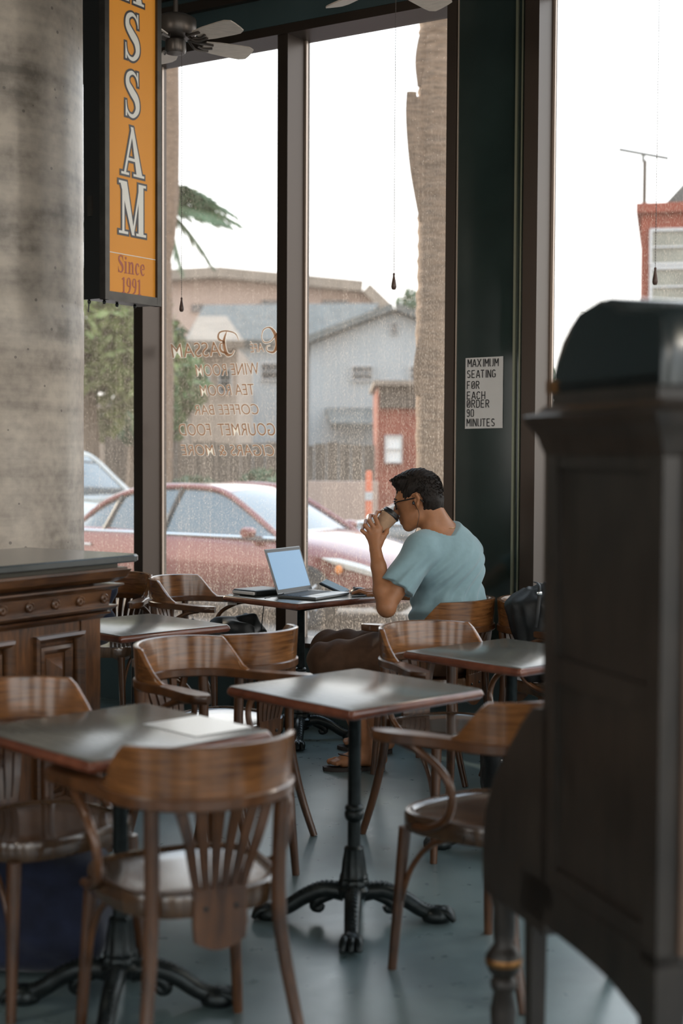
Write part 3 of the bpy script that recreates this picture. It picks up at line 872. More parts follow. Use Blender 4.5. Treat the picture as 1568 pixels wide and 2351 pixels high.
ST['C'] = [arc(0.30, 0.74, 0.22, 0.22, 20, 180, 7) + [(0.08, 0.53)], [(0.08, 0.44), (0.08, 0.27)] + arc(0.30, 0.26, 0.22, 0.23, 180, 340, 7)]
ST['H'] = [[(0.06, 0), (0.06, 1)], [(0.53, 0), (0.53, 1)], [(0.13, 0.5), (0.46, 0.5)]]
ST['D'] = [[(0.06, 0), (0.06, 1)], [(0.13, 0.97), (0.26, 0.97)] + arc(0.28, 0.70, 0.24, 0.27, 80, 0, 5) + [(0.52, 0.3)] + arc(0.28, 0.3, 0.24, 0.27, 0, -80, 5) + [(0.13, 0.03)]]
ST['9'] = [arc(0.28, 0.72, 0.21, 0.24, 0, 360, 14), arc(0.28, 0.26, 0.21, 0.23, -150, 0, 6) + [(0.49, 0.70)]]
note = thing('paper_notice', W(1.16, -0.168, 1.65), 'white paper notice with stencilled seating limit on the dark green panel', 'notice')
t_l, t_r = 1.052, 1.262
zt, zb_ = 1.955, 1.600
m_ = MB()
gridv = []; nx_, nz_ = 6, 8
for i in range(nx_ + 1):
    for j in range(nz_ + 1):
        t_ = lerp(t_l, t_r, i / nx_); z_ = lerp(zb_, zt, j / nz_)
        gridv.append(W(t_, -0.1668 - 0.0012 * math.sin(i * 1.3) * math.sin(j * 0.9) ** 2 - 0.002, z_ + 0.003 * (i / nx_)))
m_.add(gridv, [(i * (nz_ + 1) + j, (i + 1) * (nz_ + 1) + j, (i + 1) * (nz_ + 1) + j + 1, i * (nz_ + 1) + j + 1) for i in range(nx_) for j in range(nz_)])
m_.add([q + ND * 0.0008 for q in gridv], [(i * (nz_ + 1) + j, i * (nz_ + 1) + j + 1, (i + 1) * (nz_ + 1) + j + 1, (i + 1) * (nz_ + 1) + j) for i in range(nx_) for j in range(nz_)])
obj('sheet', m_, M_paper, note, smooth=60)
lines = [('MAX IMUM', 0.013, 0.310, 0.173), ('SEATING', 0.010, 0.255, 0.162), ('F0R', 0.010, 0.200, 0.072), ('EACH', 0.010, 0.148, 0.105), ('0RDER', 0.010, 0.106, 0.128), ('9o', 0.010, 0.060, 0.042), ('MINUTES', 0.010, 0.012, 0.160)]
for s_, x0, z0, wid in lines:
    hh = 0.038
    adv = {' ': 0.10, 'I': 0.30}
    tot = sum(adv.get(ch, 0.72) for ch in s_)
    xsc = wid / (tot - 0.1)
    m_ = MB(); x = 0
    for ch in s_:
        if ch != ' ':
            for pl in ST[ch]:
                pts = [(t_l + x0 + (x + px) * xsc, zb_ + z0 + py * hh) for px, py in pl]
                w_ = 0.0047
                for i in range(len(pts) - 1):
                    (ax, az), (bx, bz) = pts[i], pts[i + 1]
                    L = math.hypot(bx - ax, bz - az); 
                    if L < 1e-6: continue
                    ux, uz = (bx - ax) / L, (bz - az) / L
                    e = 0.0006
                    ax2, az2, bx2, bz2 = ax - ux * e, az - uz * e, bx + ux * e, bz + uz * e
                    nx2, nz2 = -uz * w_ / 2, ux * w_ / 2
                    m_.add([W(ax2 + nx2, -0.1712, az2 + nz2), W(ax2 - nx2, -0.1712, az2 - nz2), W(bx2 - nx2, -0.1712, bz2 - nz2), W(bx2 + nx2, -0.1712, bz2 + nz2)], [(0, 1, 2, 3)])
        x += adv.get(ch, 0.72)
    obj('stencil_line', m_, M_ink, note, smooth=None)

# ------------------------------------------------------------------ reversed lettering on the glass
def paint_on_glass(name, col):
    m, n, l, b = principled(name); n.remove(b)
    tl = n.new('ShaderNodeBsdfTranslucent'); tl.inputs[0].default_value = (*col, 1)
    df = n.new('ShaderNodeBsdfDiffuse'); df.inputs[0].default_value = (*col, 1)
    mx = n.new('ShaderNodeMixShader'); mx.inputs[0].default_value = 0.45
    l.new(tl.outputs[0], mx.inputs[1]); l.new(df.outputs[0], mx.inputs[2]); l.new(mx.outputs[0], n['Material Output'].inputs['Surface'])
    return m
M_tan = paint_on_glass('tan_window_paint', (0.46, 0.27, 0.17))
M_offw = paint_on_glass('white_window_paint', (0.92, 0.86, 0.76))
win1 = panes[round(-1.055, 2)]
def glass_text(s, t_right, z, hgt, wid, shear=0.3, bold=0.0):
    """text is read from outside: mirrored from the room. t_right is where it begins"""
    for kind, off, n_, m in (('lettering_outline', 0.0016 + bold, -0.0030, M_offw), ('lettering', bold, -0.0042, M_tan)):
        cu = bpy.data.curves.new('tmp', 'FONT'); cu.body = s; cu.size = 1.0; cu.shear = shear
        cu.fill_mode = 'BOTH'
        o = bpy.data.objects.new('tmp', cu)
        me = bpy.data.meshes.new_from_object(o)
        xs_ = [v.co.x for v in me.vertices]; ys = [v.co.y for v in me.vertices]
        x0, x1 = min(xs_), max(xs_); cap = 0.73
        bpy.data.meshes.remove(me)
        sx = wid / (x1 - x0); sy = hgt / cap
        cu.offset = off / sy
        me = bpy.data.meshes.new_from_object(o)
        m_ = MB(); m_.add([W(t_right - (v.co.x - x0) * sx, n_, z + v.co.y * sy) for v in me.vertices], [tuple(p.vertices) for p in me.polygons])
        bpy.data.objects.remove(o); bpy.data.curves.remove(cu); bpy.data.meshes.remove(me)
        obj(kind, m_, m, win1, smooth=None)
def tz(px, py):
    k_ = (px - 784) / FPX; t = (7.9 * k_ + 0.174) / (0.8423 + 0.5391 * k_)
    return t, P(px, py, (P0 + WD * t).y).z
for s_, pxr, pxl, pyb, pyt in (('WINE ROOM', 592, 448, 862, 832), ('TEA ROOM', 582, 458, 908, 880), ('COFFEE BAR', 594, 448, 952, 926),
                               ('GOURMET  FOOD', 632, 411, 1000, 969), ('CIGARS & MORE', 630, 415, 1046, 1018)):
    ta, za = tz(pxr, pyb); tb, zb2 = tz(pxl, pyb); _, zc = tz(pxr, pyt)
    glass_text(s_, ta, (za + zb2) / 2, (zc - za) * 0.98, ta - tb, 0.25, 0.0)
ta, za = tz(606, 808); tb, _ = tz(573, 808); _, zc = tz(606, 787)
glass_text('AF\u00c9', ta, za, zc - za, ta - tb, 0.2, 0.0)
ta, za = tz(508, 816); tb, zb2 = tz(392, 824); _, zc = tz(508, 780)
glass_text('ASSAM', ta, (za + zb2) / 2, zc - za, ta - tb, 0.2, 0.0)
def script_letter(strokes, name):
    for pts, ws in strokes:
        for kind, extra, n_, m in (('lettering_outline', 0.005, -0.0030, M_offw), ('lettering', 0, -0.0045, M_tan)):
            tzp = [tz(x, y) for x, y in pts]
            pl = stroke_poly(tzp, [w + extra for w in ws], 8)
            h = len(pl) // 2
            m_ = MB()
            L, R = pl[:h], pl[h:][::-1]
            m_.add([W(t, n_, z) for t, z in L] + [W(t, n_, z) for t, z in R], [(i, i + 1, h + i + 1, h + i) for i in range(h - 1)])
            obj(kind, m_, m, win1, smooth=None)
script_letter([([(600, 775), (604, 758), (618, 752), (630, 765), (636, 790), (628, 808), (614, 806), (612, 796), (620, 793)], [.004, .006, .008, .02, .026, .014, .007, .005, .003]),
               ([(600, 775), (606, 786), (620, 784), (632, 770), (640, 756)], [.004, .006, .006, .006, .004])], 'C')
script_letter([([(520, 762), (514, 785), (520, 812), (532, 814), (538, 804)], [.006, .020, .022, .010, .006]),
               ([(548, 782), (540, 766), (520, 760), (504, 764), (502, 778), (516, 786), (506, 790), (508, 806), (524, 812)], [.004, .006, .008, .010, .014, .006, .010, .016, .006])], 'B')

# ------------------------------------------------------------------ ceiling fans
M_fan = mat('fan_bronze', (0.10, 0.085, 0.075), 0.35, 0.6)
M_blade = mat('fan_blade_beige', (0.62, 0.54, 0.47), 0.5, 0, 0.4, var=0.1, vscale=12, stretch=(1, 8, 8))
def make_fan(loc, rot, chain_len, label, zblade=3.5, fob_scale=1.0):
    R_ = 0.41
    t = thing('ceiling_fan', Vector((loc[0], loc[1], zblade)), label, 'fan', group='ceiling fans on down rods')
    o3 = Vector((loc[0], loc[1], 0))
    m_ = MB(); m_.lathe([(0.012, zblade + 0.08), (0.012, CEIL - 0.03)], 12, (loc[0], loc[1], 0)); obj('down_rod', m_, M_fan, t)
    m_ = MB(); m_.lathe([(0.02, CEIL - .09), (0.05, CEIL - .06), (0.065, CEIL - 0.02), (0.068, CEIL)], 20, (loc[0], loc[1], 0)); obj('ceiling_canopy', m_, M_fan, t)
    m_ = MB(); m_.lathe([(0.02, zblade + .10), (0.07, zblade + .09), (0.098, zblade + .075), (0.102, zblade + .065), (0.102, zblade + 0.005), (0.092, zblade - .01), (0.06, zblade - .018)], 28, (loc[0], loc[1], 0)); obj('motor_housing', m_, M_fan, t)
    m_ = MB(); m_.lathe([(0.035, zblade - .015), (0.05, zblade - .03), (0.052, zblade - .075), (0.045, zblade - .09), (0.02, zblade - .096)], 24, (loc[0], loc[1], 0)); obj('switch_cup', m_, M_fan, t)
    for q in range(5):
        a = rot + q * 2 * PI / 5
        Mx = Matrix.Translation(Vector((loc[0], loc[1], zblade - 0.03))) @ Matrix.Rotation(a, 4, 'Z') @ Matrix.Rotation(math.radians(-15), 4, 'X')
        out = [(0.15, -.040), (0.22, -.052), (0.34, -.060), (R_ - .03, -.060), (R_, -.045), (R_ + .004, -.02), (R_ + .004, .02), (R_, .045), (R_ - .03, .060), (0.34, .060), (0.22, .052), (0.15, .040)]
        m_ = MB(); m_.prism(out, lambda x, y, d: Mx @ Vector((x, y, d)), -0.003, 0.003)
        bl = obj('blade', m_, M_blade, t, smooth=30)
        m_ = MB()
        m_.tube([Mx @ Vector(p) for p in spline([(0.07, 0, 0.02), (0.10, .018, 0.0), (0.13, .03, -.008), (0.19, .028, -.006)], 4)], 0.007, 8)
        m_.tube([Mx @ Vector(p) for p in spline([(0.07, 0, 0.02), (0.10, -.018, 0.0), (0.13, -.03, -.008), (0.19, -.028, -.006)], 4)], 0.007, 8)
        m_.tube([Mx @ Vector(p) for p in spline([(0.12, 0, -.006), (0.16, .012, -.008), (0.2, 0, -.006)], 4)], 0.006, 8)
        obj('blade_bracket', m_, M_fan, bl)
    cx, cy = loc[0] + 0.03, loc[1]
    zt_ = zblade - .075; zb_ = zblade - chain_len
    m_ = MB()
    nb = int((zt_ - zb_) / 0.011)
    m_.tube([Vector((cx, cy, zt_)), Vector((cx, cy, zb_))], 0.0011, 6)
    for q in range(nb):
        zq = zt_ - q * 0.011
        m_.add([(cx + .0026, cy, zq), (cx - .0026, cy, zq), (cx, cy + .0026, zq), (cx, cy - .0026, zq), (cx, cy, zq + .003), (cx, cy, zq - .003)],
               [(0, 2, 4), (2, 1, 4), (1, 3, 4), (3, 0, 4), (2, 0, 5), (1, 2, 5), (3, 1, 5), (0, 3, 5)])
    ch = obj('pull_chain', m_, M_fan, t, smooth=None)
    m_ = MB(); s_ = fob_scale
    m_.lathe([(0.002, 0.003), (0.005 * s_, 0), (0.005 * s_, -0.006), (0.004, -0.008), (0.006 * s_, -0.02 * s_), (0.0105 * s_, -0.045 * s_), (0.0115 * s_, -0.056 * s_), (0.008 * s_, -0.066 * s_), (0.003, -0.068 * s_)], 14, (cx, cy, zb_))
    obj('pull_fob', m_, mat('dark_wood_fob', (0.07, 0.035, 0.025), 0.35), ch)
    return t
p_ = P(403, 85, 7.0); make_fan((p_.x, 7.0), math.radians(33), 3.5 - P(415, 684, 7.0).z, 'bronze ceiling fan with beige blades beside the orange sign box')
p_ = P(892, 5, 6.0); make_fan((p_.x, 6.0), math.radians(52), 3.465 - P(904, 628, 6.0).z, 'ceiling fan with beige blades above the window with the palm trunk', zblade=3.465)
p_ = P(1487, 630, 5.7); make_fan((p_.x, 5.7), math.radians(50), 3.5 - P(1498, 615, 5.7).z, 'ceiling fan with long pull chain in front of the window facing the red house', fob_scale=1.0)

# ------------------------------------------------------------------ pendant lamps added out of view to fill the room light
M_globe = mat('lit_opal_globe', (0.8, 0.75, 0.65), 0.4, emit=(1.0, 0.82, 0.60), estr=6.0)
def pendant(x, y, z, lab):
    t = thing('fill_pendant_lamp', (x, y, z), lab, 'lamp', group='added opal globe fill lamps')
    m_ = MB(); m_.lathe([(0.006, z + .12), (0.006, CEIL - .02)], 8, (x, y, 0)); obj('cord', m_, M_black, t)
    m_ = MB(); m_.lathe([(0.03, z + .10), (0.05, z + .11), (0.045, z + .15), (0.012, z + .17)], 16, (x, y, 0)); obj('cap', m_, M_fan, t)
    m_ = MB(); m_.lathe([(0.02, z - .13)] + [(0.13 * math.cos(a), z + .13 * math.sin(a)) for a in np.linspace(-1.35, 1.1, 12)], 24, (x, y, 0)); obj('globe', m_, M_globe, t)
    ld = bpy.data.lights.new('fill_bulb', 'POINT'); ld.energy = 18; ld.color = (1.0, 0.90, 0.78); ld.shadow_soft_size = 0.14
    lo_ = bpy.data.objects.new('fill_bulb', ld); lo_.location = (0, 0, -0.30); link(lo_, t)
for (x, y, w_) in ((2.0, 3.4, 'beyond the tall dark cabinet'), (-2.4, 2.8, 'above the bar counter'), (1.6, -0.8, 'near the windowed side wall'), (-1.6, -0.8, 'over the open rear floor'),
                   (3.8, 1.2, 'beside the windowed side wall'), (0.2, -3.2, 'in front of the rear wall'), (2.7, 5.4, 'close to the street windows')):
    pendant(x, y, 3.5, 'added opal glass globe fill lamp hanging out of view from the ceiling ' + w_)
# ================================================================== FURNITURE
# ---- bentwood armchair: local frame, facing +Y, origin on the floor under the seat
ZA0, ZA1 = 0.670, 0.700      # arm rail
def horseshoe(a):            # rail centre line; a in [-1,1], 0 = middle of the back
    # back half is an ellipse, arms run forward
    s = abs(a); sg = 1 if a >= 0 else -1
    if s < 0.62:
        th = s / 0.62 * PI / 2
        return Vector((sg * 0.215 * math.sin(th), -0.07 - 0.205 * math.cos(th), 0))
    u = (s - 0.62) / 0.38
    return Vector((sg * (0.215 + 0.055 * u * u * (3 - 2 * u)), -0.07 + 0.285 * u, 0))
def seat_outline(k, n, sc=1.0):
    th = 2 * PI * k / n
    c, s_ = math.cos(th), math.sin(th)
    e = 2 / 3.0
    x = math.copysign(abs(c) ** e, c); y = math.copysign(abs(s_) ** e, s_)
    hw = 0.218 + 0.022 * y
    return Vector((x * hw * sc, y * 0.212 * sc + 0.0, 0))
def make_chair():
    t = bpy.data.objects.new('bentwood_armchair', None); t.empty_display_size = 0.1; link(t)
    N = 40
    rings = []
    for sc, z in ((0.90, 0.408), (0.985, 0.408), (1.0, 0.414), (1.0, 0.452), (0.985, 0.460), (0.93, 0.461), (0.90, 0.455), (0.84, 0.452), (0.5, 0.450), (0.1, 0.449)):
        rings.append([seat_outline(k_, N, sc) + Vector((0, 0, z)) for k_ in range(N)])
    m_ = MB(); m_.loft(rings); obj('seat', m_, M_seat, t, smooth=35, world=False)
    # arm rail
    m_ = MB(); rings = []
    for i in range(49):
        a = -1 + 2 * i / 48
        p = horseshoe(a); q0 = horseshoe(max(-1, a - .02)); q1 = horseshoe(min(1, a + .02))
        tg = (q1 - q0).normalized(); nn = Vector((-tg.y, tg.x, 0))
        s_ = abs(a)
        w = 0.044 if s_ < 0.6 else lerp(0.044, 0.072, min(1, (s_ - 0.6) / 0.25))
        if s_ > 0.93: w *= math.sqrt(max(0.06, 1 - ((s_ - 0.93) / 0.072) ** 2))
        hw = w / 2; bv = 0.004
        rings.append([p + nn * hw + Vector((0, 0, ZA0 + bv)), p + nn * hw + Vector((0, 0, ZA1 - bv)), p + nn * (hw - bv) + Vector((0, 0, ZA1)),
                      p - nn * (hw - bv) + Vector((0, 0, ZA1)), p - nn * hw + Vector((0, 0, ZA1 - bv)), p - nn * hw + Vector((0, 0, ZA0 + bv)),
                      p - nn * (hw - bv) + Vector((0, 0, ZA0)), p + nn * (hw - bv) + Vector((0, 0, ZA0))])
    m_.loft(rings); obj('arm_rail', m_, M_chair, t, smooth=40, world=False)
    # crest: tall curved board on the rail
    m_ = MB(); rings = []
    AM = 0.66
    for i in range(41):
        a = -AM + 2 * AM * i / 40
        p = horseshoe(a); q0 = horseshoe(a - .02); q1 = horseshoe(a + .02)
        tg = (q1 - q0).normalized(); nn = Vector((-tg.y, tg.x, 0))     # inwards
        if nn.dot(-p - Vector((0, .05, 0)) * 0) < 0: nn = -nn
        s_ = abs(a)
        hgt = 0.118 - 0.012 * (s_ / AM) ** 2
        if s_ > 0.47: hgt *= max(0.03, 1 - ((s_ - 0.47) / (AM - 0.47)) ** 1.0)
        th = 0.013
        lean = -nn * 0.10 * hgt
        b0 = p + Vector((0, 0, ZA1 - 0.002)); t0 = p + lean + Vector((0, 0, ZA1 + hgt))
        m1 = p + lean * 0.5 + Vector((0, 0, ZA1 + hgt * 0.5))
        rings.append([b0 + nn * th, m1 + nn * (th - .001), t0 + nn * (th - .004) - Vector((0, 0, .003)), t0 + nn * 0.004, t0 - nn * 0.004, t0 - nn * (th - .003) - Vector((0, 0, .003)), m1 - nn * th, b0 - nn * (th + .002)])
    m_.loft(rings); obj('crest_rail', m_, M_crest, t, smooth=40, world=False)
    # rear legs run up to the rail
    for s_ in (-1, 1):
        m_ = MB()
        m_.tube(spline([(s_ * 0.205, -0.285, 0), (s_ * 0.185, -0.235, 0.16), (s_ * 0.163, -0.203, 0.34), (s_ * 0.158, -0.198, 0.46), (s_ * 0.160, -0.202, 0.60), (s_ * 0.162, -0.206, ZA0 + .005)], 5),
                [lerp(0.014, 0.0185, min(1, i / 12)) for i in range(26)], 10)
        obj('rear_leg', m_, M_chair_shade, t, smooth=60, world=False)
        m_ = MB()
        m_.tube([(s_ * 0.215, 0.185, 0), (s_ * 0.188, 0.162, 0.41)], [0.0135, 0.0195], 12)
        obj('front_leg', m_, M_chair_shade, t, smooth=60, world=False)
        # bentwood loop under the arm
        m_ = MB()
        m_.tube(spline([(s_ * 0.262, 0.12, ZA0 + .004), (s_ * 0.262, 0.05, 0.658), (s_ * 0.255, -0.035, 0.610), (s_ * 0.245, -0.062, 0.545), (s_ * 0.236, -0.035, 0.478), (s_ * 0.230, 0.03, 0.440), (s_ * 0.230, 0.09, 0.432)], 6), 0.0115, 10)
        obj('arm_loop', m_, M_chair, t, smooth=60, world=False)
    # fan of slats
    ns = 6
    for i in range(ns):
        f = (i - (ns - 1) / 2) / ((ns - 1) / 2)
        x1 = 0.108 * f; x0 = 0.052 * f
        yt = -0.07 - 0.203 * math.sqrt(max(0, 1 - (x1 / 0.215) ** 2))
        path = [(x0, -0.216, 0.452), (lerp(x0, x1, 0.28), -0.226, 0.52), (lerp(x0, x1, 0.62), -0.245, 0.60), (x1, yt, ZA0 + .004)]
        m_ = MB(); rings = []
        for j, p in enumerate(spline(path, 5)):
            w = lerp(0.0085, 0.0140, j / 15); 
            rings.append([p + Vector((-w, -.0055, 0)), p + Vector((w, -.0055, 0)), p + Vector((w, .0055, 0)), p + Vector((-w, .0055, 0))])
        m_.loft(rings); obj('slat', m_, M_chair_shade, t, smooth=30, world=False)
    poly = [(-.064, .475), (-.066, .39), (-.062, .352), (-.045, .342), (-.02, .332), (0.0, .330), (.02, .332), (.045, .342), (.062, .352), (.066, .39), (.064, .475)]
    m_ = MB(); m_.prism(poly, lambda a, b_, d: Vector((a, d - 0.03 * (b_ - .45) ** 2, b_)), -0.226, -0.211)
    sh = obj('back_shield', m_, M_chair_shade, t, smooth=30, world=False)
    for s_ in (-1, 1):
        m_ = MB(); m_.lathe([(0.006, 0), (0.006, 0.003), (0.003, 0.005)], 10, M=Matrix.Translation((s_ * .038, -0.2262, 0.43)) @ Matrix.Rotation(PI / 2, 4, 'X'))
        obj('bolt', m_, M_blackmetal, sh, world=False)
    # bent braces between the front legs and the seat
    for s_ in (-1, 1):
        m_ = MB()
        m_.tube(spline([(s_ * 0.200, 0.165, 0.20), (s_ * 0.195, 0.13, 0.30), (s_ * 0.19, 0.06, 0.38), (s_ * 0.185, -0.03, 0.412)], 5), 0.0085, 8)
        obj('leg_brace', m_, M_chair, t, smooth=60, world=False)
    return t
proto = make_chair()
used = [False]
def place_chair(x, y, fx, fy, label):
    o = proto if not used[0] else copy_tree(proto)
    used[0] = True
    o.location = (x, y, 0); o.rotation_euler = (0, 0, math.atan2(-fx, fy))
    tag(o, label, 'chair', 'bentwood armchairs around the cafe tables')
    return o

# ---- pedestal table: local frame, corners on the diagonals
def make_table():
    t = bpy.data.objects.new('cafe_table', None); t.empty_display_size = 0.1; link(t)
    a = 0.285
    def sq(h, z, r=0.012):
        out = []
        for cx, cy, a0 in ((1, 1, 0), (-1, 1, 90), (-1, -1, 180), (1, -1, 270)):
            for q in range(4):
                an = math.radians(a0 + q * 30)
                out.append(Vector((cx * (h - r) + r * math.cos(an), cy * (h - r) + r * math.sin(an), z)))
        return out
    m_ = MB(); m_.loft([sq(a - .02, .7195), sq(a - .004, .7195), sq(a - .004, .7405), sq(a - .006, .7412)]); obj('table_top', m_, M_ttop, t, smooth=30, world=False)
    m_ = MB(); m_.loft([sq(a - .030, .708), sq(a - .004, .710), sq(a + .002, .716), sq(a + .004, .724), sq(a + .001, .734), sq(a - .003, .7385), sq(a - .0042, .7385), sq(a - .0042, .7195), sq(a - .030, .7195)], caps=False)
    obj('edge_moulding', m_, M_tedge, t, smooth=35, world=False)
    m_ = MB()
    for q in range(4):
        M4 = Matrix.Rotation(q * PI / 2, 4, 'Z')
        m_.add([M4 @ Vector(p) for p in ((0, -.012, .708), (0.20, -.012, .708), (0.20, -.012, .698), (0.03, -.012, .665), (0, -.012, .665), (0, .012, .708), (0.20, .012, .708), (0.20, .012, .698), (0.03, .012, .665), (0, .012, .665))],
               [(0, 1, 2, 3, 4), (9, 8, 7, 6, 5), (0, 5, 6, 1), (1, 6, 7, 2), (2, 7, 8, 3), (3, 8, 9, 4), (4, 9, 5, 0)])
    obj('top_bracket', m_, M_iron, t, smooth=30, world=False)
    m_ = MB(); m_.lathe([(0.021, 0.20), (0.0205, 0.345), (0.0205, 0.69), (0.028, 0.70), (0.05, 0.708)], 20); obj('pole', m_, M_iron, t, smooth=50, world=False)
    m_ = MB(); m_.lathe([(0.021, 0.318), (0.028, 0.326), (0.031, 0.335), (0.031, 0.345), (0.027, 0.352), (0.030, 0.358), (0.028, 0.366), (0.021, 0.372)], 20); obj('collar', m_, M_iron, t, smooth=50, world=False)
    fl = lambda k_, s, i: 0.05 * math.cos(k_ * PI)
    m_ = MB(); m_.lathe([(0.056, 0.095), (0.058, 0.105), (0.046, 0.115), (0.048, 0.125), (0.042, 0.135), (0.045, 0.142), (0.040, 0.150), (0.036, 0.19), (0.030, 0.225), (0.031, 0.232), (0.022, 0.24)], 24, flute=fl); obj('fluted_stem', m_, M_iron, t, smooth=40, world=False)
    m_ = MB(); m_.lathe([(0.02, 0.07), (0.045, 0.078), (0.052, 0.092), (0.050, 0.104), (0.03, 0.112)], 20); obj('hub', m_, M_iron, t, smooth=50, world=False)
    for q in range(4):
        M4 = Matrix.Rotation(q * PI / 2 + PI / 4, 4, 'Z')
        f_ = MB()
        path = [M4 @ p for p in spline([(0.03, 0, 0.090), (0.09, 0, 0.098), (0.15, 0, 0.078), (0.21, 0, 0.040), (0.255, 0, 0.024)], 5)]
        f_.tube(path, [lerp(0.029, 0.022, i / 20) for i in range(21)], 10)
        # rope rib along the top
        for j in range(18):
            u = j / 17; i = min(19, int(u * 20)); pp = path[i].lerp(path[i + 1], u * 20 - i) if i < 20 else path[-1]
            cz = pp + Vector((0, 0, lerp(0.027, 0.021, u)))
            d1 = M4 @ Vector((0.007, 0.014, -.004)); d2 = M4 @ Vector((-.007, -.014, -.004))
            f_.tube([cz + d2, cz, cz + d1], [0.003, 0.0065, 0.003], 6)
        # scroll under the leg
        f_.tube([M4 @ p for p in spline([(0.07, 0, 0.085), (0.115, 0, 0.062), (0.125, 0, 0.042), (0.108, 0, 0.036), (0.10, 0, 0.050)], 4)], [lerp(0.020, 0.011, i / 16) for i in range(17)], 8)
        fo = obj('foot', f_, M_iron, t, smooth=60, world=False)
        pw = MB()
        Mp = M4 @ Matrix.Translation((0.262, 0, 0.0))
        pw.lathe([(0.026, 0.0), (0.037, 0.006), (0.040, 0.020), (0.033, 0.038), (0.014, 0.050)], 14, M=Mp @ Matrix.Diagonal((1.25, 0.95, 1, 1)))
        for g_ in (-1, 0, 1):
            pw.tube([Mp @ Vector(p) for p in spline([(0.0, g_ * .012, 0.036), (0.034, g_ * .022, 0.034), (0.054, g_ * .025, 0.010)], 3)], [0.010, 0.011, 0.011, 0.012, 0.012, 0.011, 0.009], 8)
        obj('paw', pw, M_iron, fo, smooth=60, world=False)
    return t
tproto = make_table(); tused = [False]
def place_table(x, y, deg, label):
    o = tproto if not tused[0] else copy_tree(tproto)
    tused[0] = True
    o.location = (x, y, 0); o.rotation_euler = (0, 0, math.radians(deg))
    tag(o, label, 'table', 'square pedestal cafe tables')
    return o
place_table(-0.585, 3.75, 44, 'square cafe table with a white sheet of paper on its corner')
place_table(0.045, 4.44, 43, 'empty square cafe table on the open floor showing its whole claw foot base')
place_table(0.635, 5.25, 42, 'square cafe table partly behind the tall dark cabinet')
place_table(-0.875, 6.05, 44, 'empty square cafe table beside the end of the bar counter')
place_table(-0.205, 7.28, 44, 'square cafe table at the window with the open laptop on it')

place_chair(-0.375, 3.44, -0.45, 0.89, 'bentwood armchair seen from behind, pulled up to the table with the white paper')
place_chair(-0.83, 3.90, 0.72, -0.70, 'bentwood armchair beside the bar counter panels, facing the table with the white paper')
place_chair(-0.43, 4.86, 0.80, -0.60, 'bentwood armchair drawn up to the empty table on the open floor, facing the dark cabinet')
place_chair(-0.45, 5.42, -0.83, 0.56, 'bentwood armchair with its back to the open floor, facing the bar side table')
place_chair(0.415, 5.34, 0.55, -0.83, 'bentwood armchair tucked under the table behind the tall dark cabinet')
place_chair(0.435, 4.04, -0.70, 0.71, 'bentwood armchair with its back hidden by the tall dark cabinet')
CH_L = place_chair(-0.72, 7.44, 0.92, -0.40, 'bentwood armchair with a dark jacket on its seat, across the laptop table')
CH_C = place_chair(-1.27, 7.55, -0.30, -0.95, 'bentwood armchair with a navy jacket over its back, behind the end of the bar counter')
CH_M = place_chair(0.422, 6.567, -0.85, 0.53, 'bentwood armchair the man is sitting in')
CH_R = place_chair(0.995, 6.42, 0.75, -0.66, 'bentwood armchair holding a black backpack beside the window column')

# ---- white paper on the near table
tp = thing('paper_sheet', (-0.37, 3.80, 0.7412), 'white sheet of paper lying on a table corner', 'paper')
Mx = Matrix.Translation((-0.385, 3.80, 0.7413)) @ Matrix.Rotation(math.radians(44), 4, 'Z')
m_ = MB(); m_.bbox(0, 0, 0.0008, 0.19, 0.23, 0.0014, 0.0004, Mx, 1)
obj('sheet', m_, mat('laminated_paper', (0.72, 0.74, 0.74), 0.25, coat=0.4), tp, smooth=None)

# ------------------------------------------------------------------ tall dark antique cabinet at the right
DX, DY = 0.0, 0.0
cab_c = P(1420, 1500, 2.62)
cabx, caby = 0.475, 2.72
cab = thing('antique_cabinet', (cabx, caby, 0), 'tall dark antique wooden cabinet with domed hood, moulded ledge and turned legs', 'cabinet')
CR = math.radians(0)
# plan: far-left corner post, near corner at right; faces: left face looks to the camera-left
A_ = P(1247, 1500, 2.90); B_ = P(1517, 1500, 2.45)       # left face from far to near corner
fx_ = Vector((B_.x - A_.x, B_.y - A_.y, 0)); WID = fx_.length; fx_.normalize()
gx_ = Vector((-fx_.y, fx_.x, 0))                           # into the cabinet / to the right
if gx_.x < 0: gx_ = -gx_
A2 = Vector((A_.x, A_.y, 0))
def K(u, w, z): return A2 + fx_ * u + gx_ * w + Vector((0, 0, z))
DEP = 0.62
def kbox(m_, u0, u1, w0, w1, z0, z1):
    q = [K(u, w, z) for u in (u0, u1) for w in (w0, w1) for z in (z0, z1)]
    return m_.add(q, [(0, 1, 3, 2), (4, 6, 7, 5), (0, 4, 5, 1), (2, 3, 7, 6), (0, 2, 6, 4), (1, 5, 7, 3)])
zc_b = 0.55; zc_t = 1.53
m_ = MB(); kbox(m_, 0.02, WID - .02, 0.012, DEP, zc_b, zc_t)
obj('case', m_, M_cab, cab, smooth=None)
m_ = MB()
kbox(m_, 0, 0.055, 0, 0.05, zc_b, zc_t); kbox(m_, WID - .055, WID, 0, 0.05, zc_b, zc_t)
kbox(m_, 0.055, WID - .055, 0.002, 0.03, zc_b, zc_b + .09); kbox(m_, 0.055, WID - .055, 0.002, 0.03, zc_t - .08, zc_t)
kbox(m_, 0.055, WID - .055, 0.002, 0.03, 1.02, 1.07)
obj('side_frame', m_, M_cab, cab, smooth=None)
m_ = MB(); kbox(m_, WID - .001, WID + .010, 0.04, DEP - .02, zc_b + .05, zc_t - .03)
obj('front_panel', m_, M_cabbrown, cab, smooth=None)
